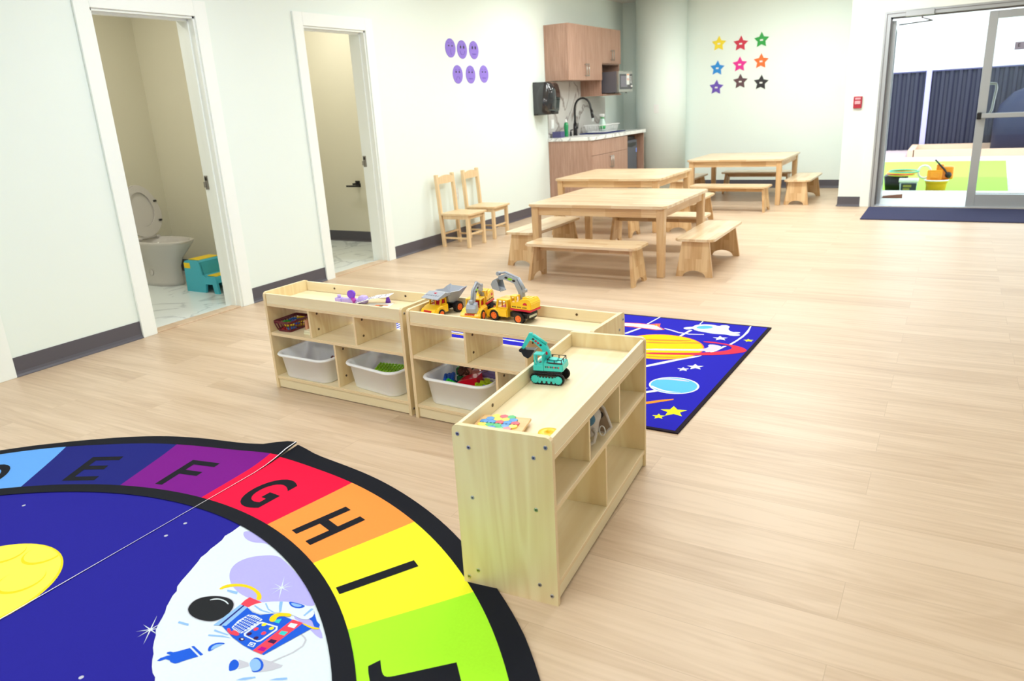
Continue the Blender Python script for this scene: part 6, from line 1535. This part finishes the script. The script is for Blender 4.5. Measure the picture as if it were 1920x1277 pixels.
q = MB(); _d = Vector((SEAM_B[0] - SEAM_A[0], SEAM_B[1] - SEAM_A[1])).normalized()
_pt = [(SEAM_A[0] - RCX + _d.x * t_, SEAM_A[1] - RCY + _d.y * t_) for t_ in (0.06, 0.12, 0.18, 0.24, 0.30, 0.5, 0.9, 1.3, 1.8, 2.6, 3.6)]
_wd = [0.003, 0.003, 0.002, 0.0015, 0.0012, 0.0010, 0.0010, 0.0022, 0.0032, 0.003, 0.003]
_l = [q.bm.verts.new((x - w, y, ZB + 0.0036 + lift(x, y))) for (x, y), w in zip(_pt, _wd)]; _r2 = [q.bm.verts.new((x + w, y, ZB + 0.0036 + lift(x, y))) for (x, y), w in zip(_pt, _wd)]
for i in range(len(_pt) - 1): q.bm.faces.new((_l[i], _l[i + 1], _r2[i + 1], _r2[i]))
q.done('seam_edge', mat('seam_thread', (235, 232, 240), 0.8), rug)['label'] = 'thin white edge along the seam'
# rectangular space rug
RX0, RX1, RY0, RY1 = 1.42, 3.735, 2.765, 4.405
R2C = [('edge', (36, 26, 40)), ('field', (34, 30, 184)), ('white', (236, 244, 250)), ('gold', (252, 206, 20)), ('orange', (250, 150, 50)), ('red', (246, 52, 80)), ('lav', (212, 206, 240)), ('sky', (96, 190, 246)), ('yell', (240, 250, 40)), ('pink', (250, 110, 90))]
R2M = [cloth(c, 'space_rug_' + n) for n, c in R2C]; R2I = {n: i for i, (n, c) in enumerate(R2C)}
RR = [(RX0, RY0), (RX1 - 0.02, RY0), (RX1 + 0.025, RY1), (RX0, RY1)]
q = MB()
q.prism(RR, 0.0, 0.006, mi=0)
q.flat([(RX0 + 0.018, RY0 + 0.018), (RX1 - 0.038, RY0 + 0.018), (RX1 + 0.005, RY1 - 0.018), (RX0 + 0.018, RY1 - 0.018)], 0.0063, R2I['field'])
def G(k, zz, c, sm=1): q.flat(smooth(RD['b_' + k], sm) if sm else RD['b_' + k], 0.0063 + zz, R2I[c])
for k in ('w1', 'w2', 'w3', 'w4'): G(k, 0.0003, 'white', 0)
for k in ('w5', 'w7', 'w8', 'w9'): G(k, 0.0003, 'white', 0)
G('ringp', 0.0006, 'lav', 1); G('w6', 0.0008, 'white', 0)
scx, scy, srx = 3.285, 3.835, 0.245
q.flat([(scx + 0.245 * math.cos(a) - 0.02, scy + 0.225 * math.sin(a)) for a in [2 * PI * k / 60 for k in range(60)]], 0.0063 + 0.0005, R2I['pink'])
q.flat([(scx + 0.238 * math.cos(a) - 0.02, scy + 0.218 * math.sin(a)) for a in [2 * PI * k / 60 for k in range(60)]], 0.0063 + 0.0007, R2I['gold'])
for k in ('r2', 'r3', 'r4'): G(k, 0.0009, 'orange', 1)
G('ringp', 0.0010, 'lav', 1); G('ring', 0.0013, 'red', 1)
G('tether', 0.0005, 'lav', 0); G('shut', 0.0006, 'pink', 0); G('shutw', 0.0009, 'white', 0); G('tailf', 0.0011, 'gold', 0)
G('body', 0.0006, 'white', 1); G('face', 0.0009, 'sky', 2)
pcx, pcy, pr_ = 3.528, 3.283, 0.112
q.flat([(pcx + 1.08 * pr_ * math.cos(a), pcy + pr_ * math.sin(a)) for a in [2 * PI * k / 48 for k in range(48)]], 0.0063 + 0.0005, R2I['white'])
q.flat([(pcx + 1.0 * pr_ * math.cos(a), pcy + 0.91 * pr_ * math.sin(a)) for a in [2 * PI * k / 48 for k in range(48)]], 0.0063 + 0.0008, R2I['sky'])
G('pc1', 0.0011, 'lav', 1); G('pc2', 0.0011, 'white', 1); G('or_', 0.0005, 'orange', 0)
def pstar(x, y, r, c, rot=0.0): q.flat([(x + a, y + b) for a, b in star_pts(r, 0.45, 5, PI / 2 + rot)], 0.0063 + 0.0005, R2I[c])
for (x, y), r_ in zip(RD['b_stars_w'], (0.045, 0.045, 0.032)): pstar(x, y, r_, 'white', 0.3)
for (x, y), r_ in zip(RD['b_stars_y'], (0.03, 0.062, 0.03)): pstar(x, y, r_, 'yell', 0.3)
# parts glimpsed through the open shelf backs
q.flat([(1.44, 3.56), (1.62, 3.56), (1.62, 3.86), (1.44, 3.86)], 0.0066, R2I['white']); 
for k in range(5): q.flat([(1.46 + 0.03 * k, 3.60), (1.475 + 0.03 * k, 3.60), (1.465 + 0.03 * k, 3.78), (1.45 + 0.03 * k, 3.78)], 0.0069, R2I['field'])
q.flat([(1.85, 3.632), (2.35, 3.61), (2.35, 3.622), (1.85, 3.648)], 0.0066, R2I['gold']); q.flat([(1.85, 3.66), (2.6, 3.618), (2.6, 3.632), (1.85, 3.675)], 0.0066, R2I['white'])
o = q.done('space_rug', R2M, fixn=False)
tag(o, 'blue rectangular rug with ringed planet behind the toy shelves', 'rug')
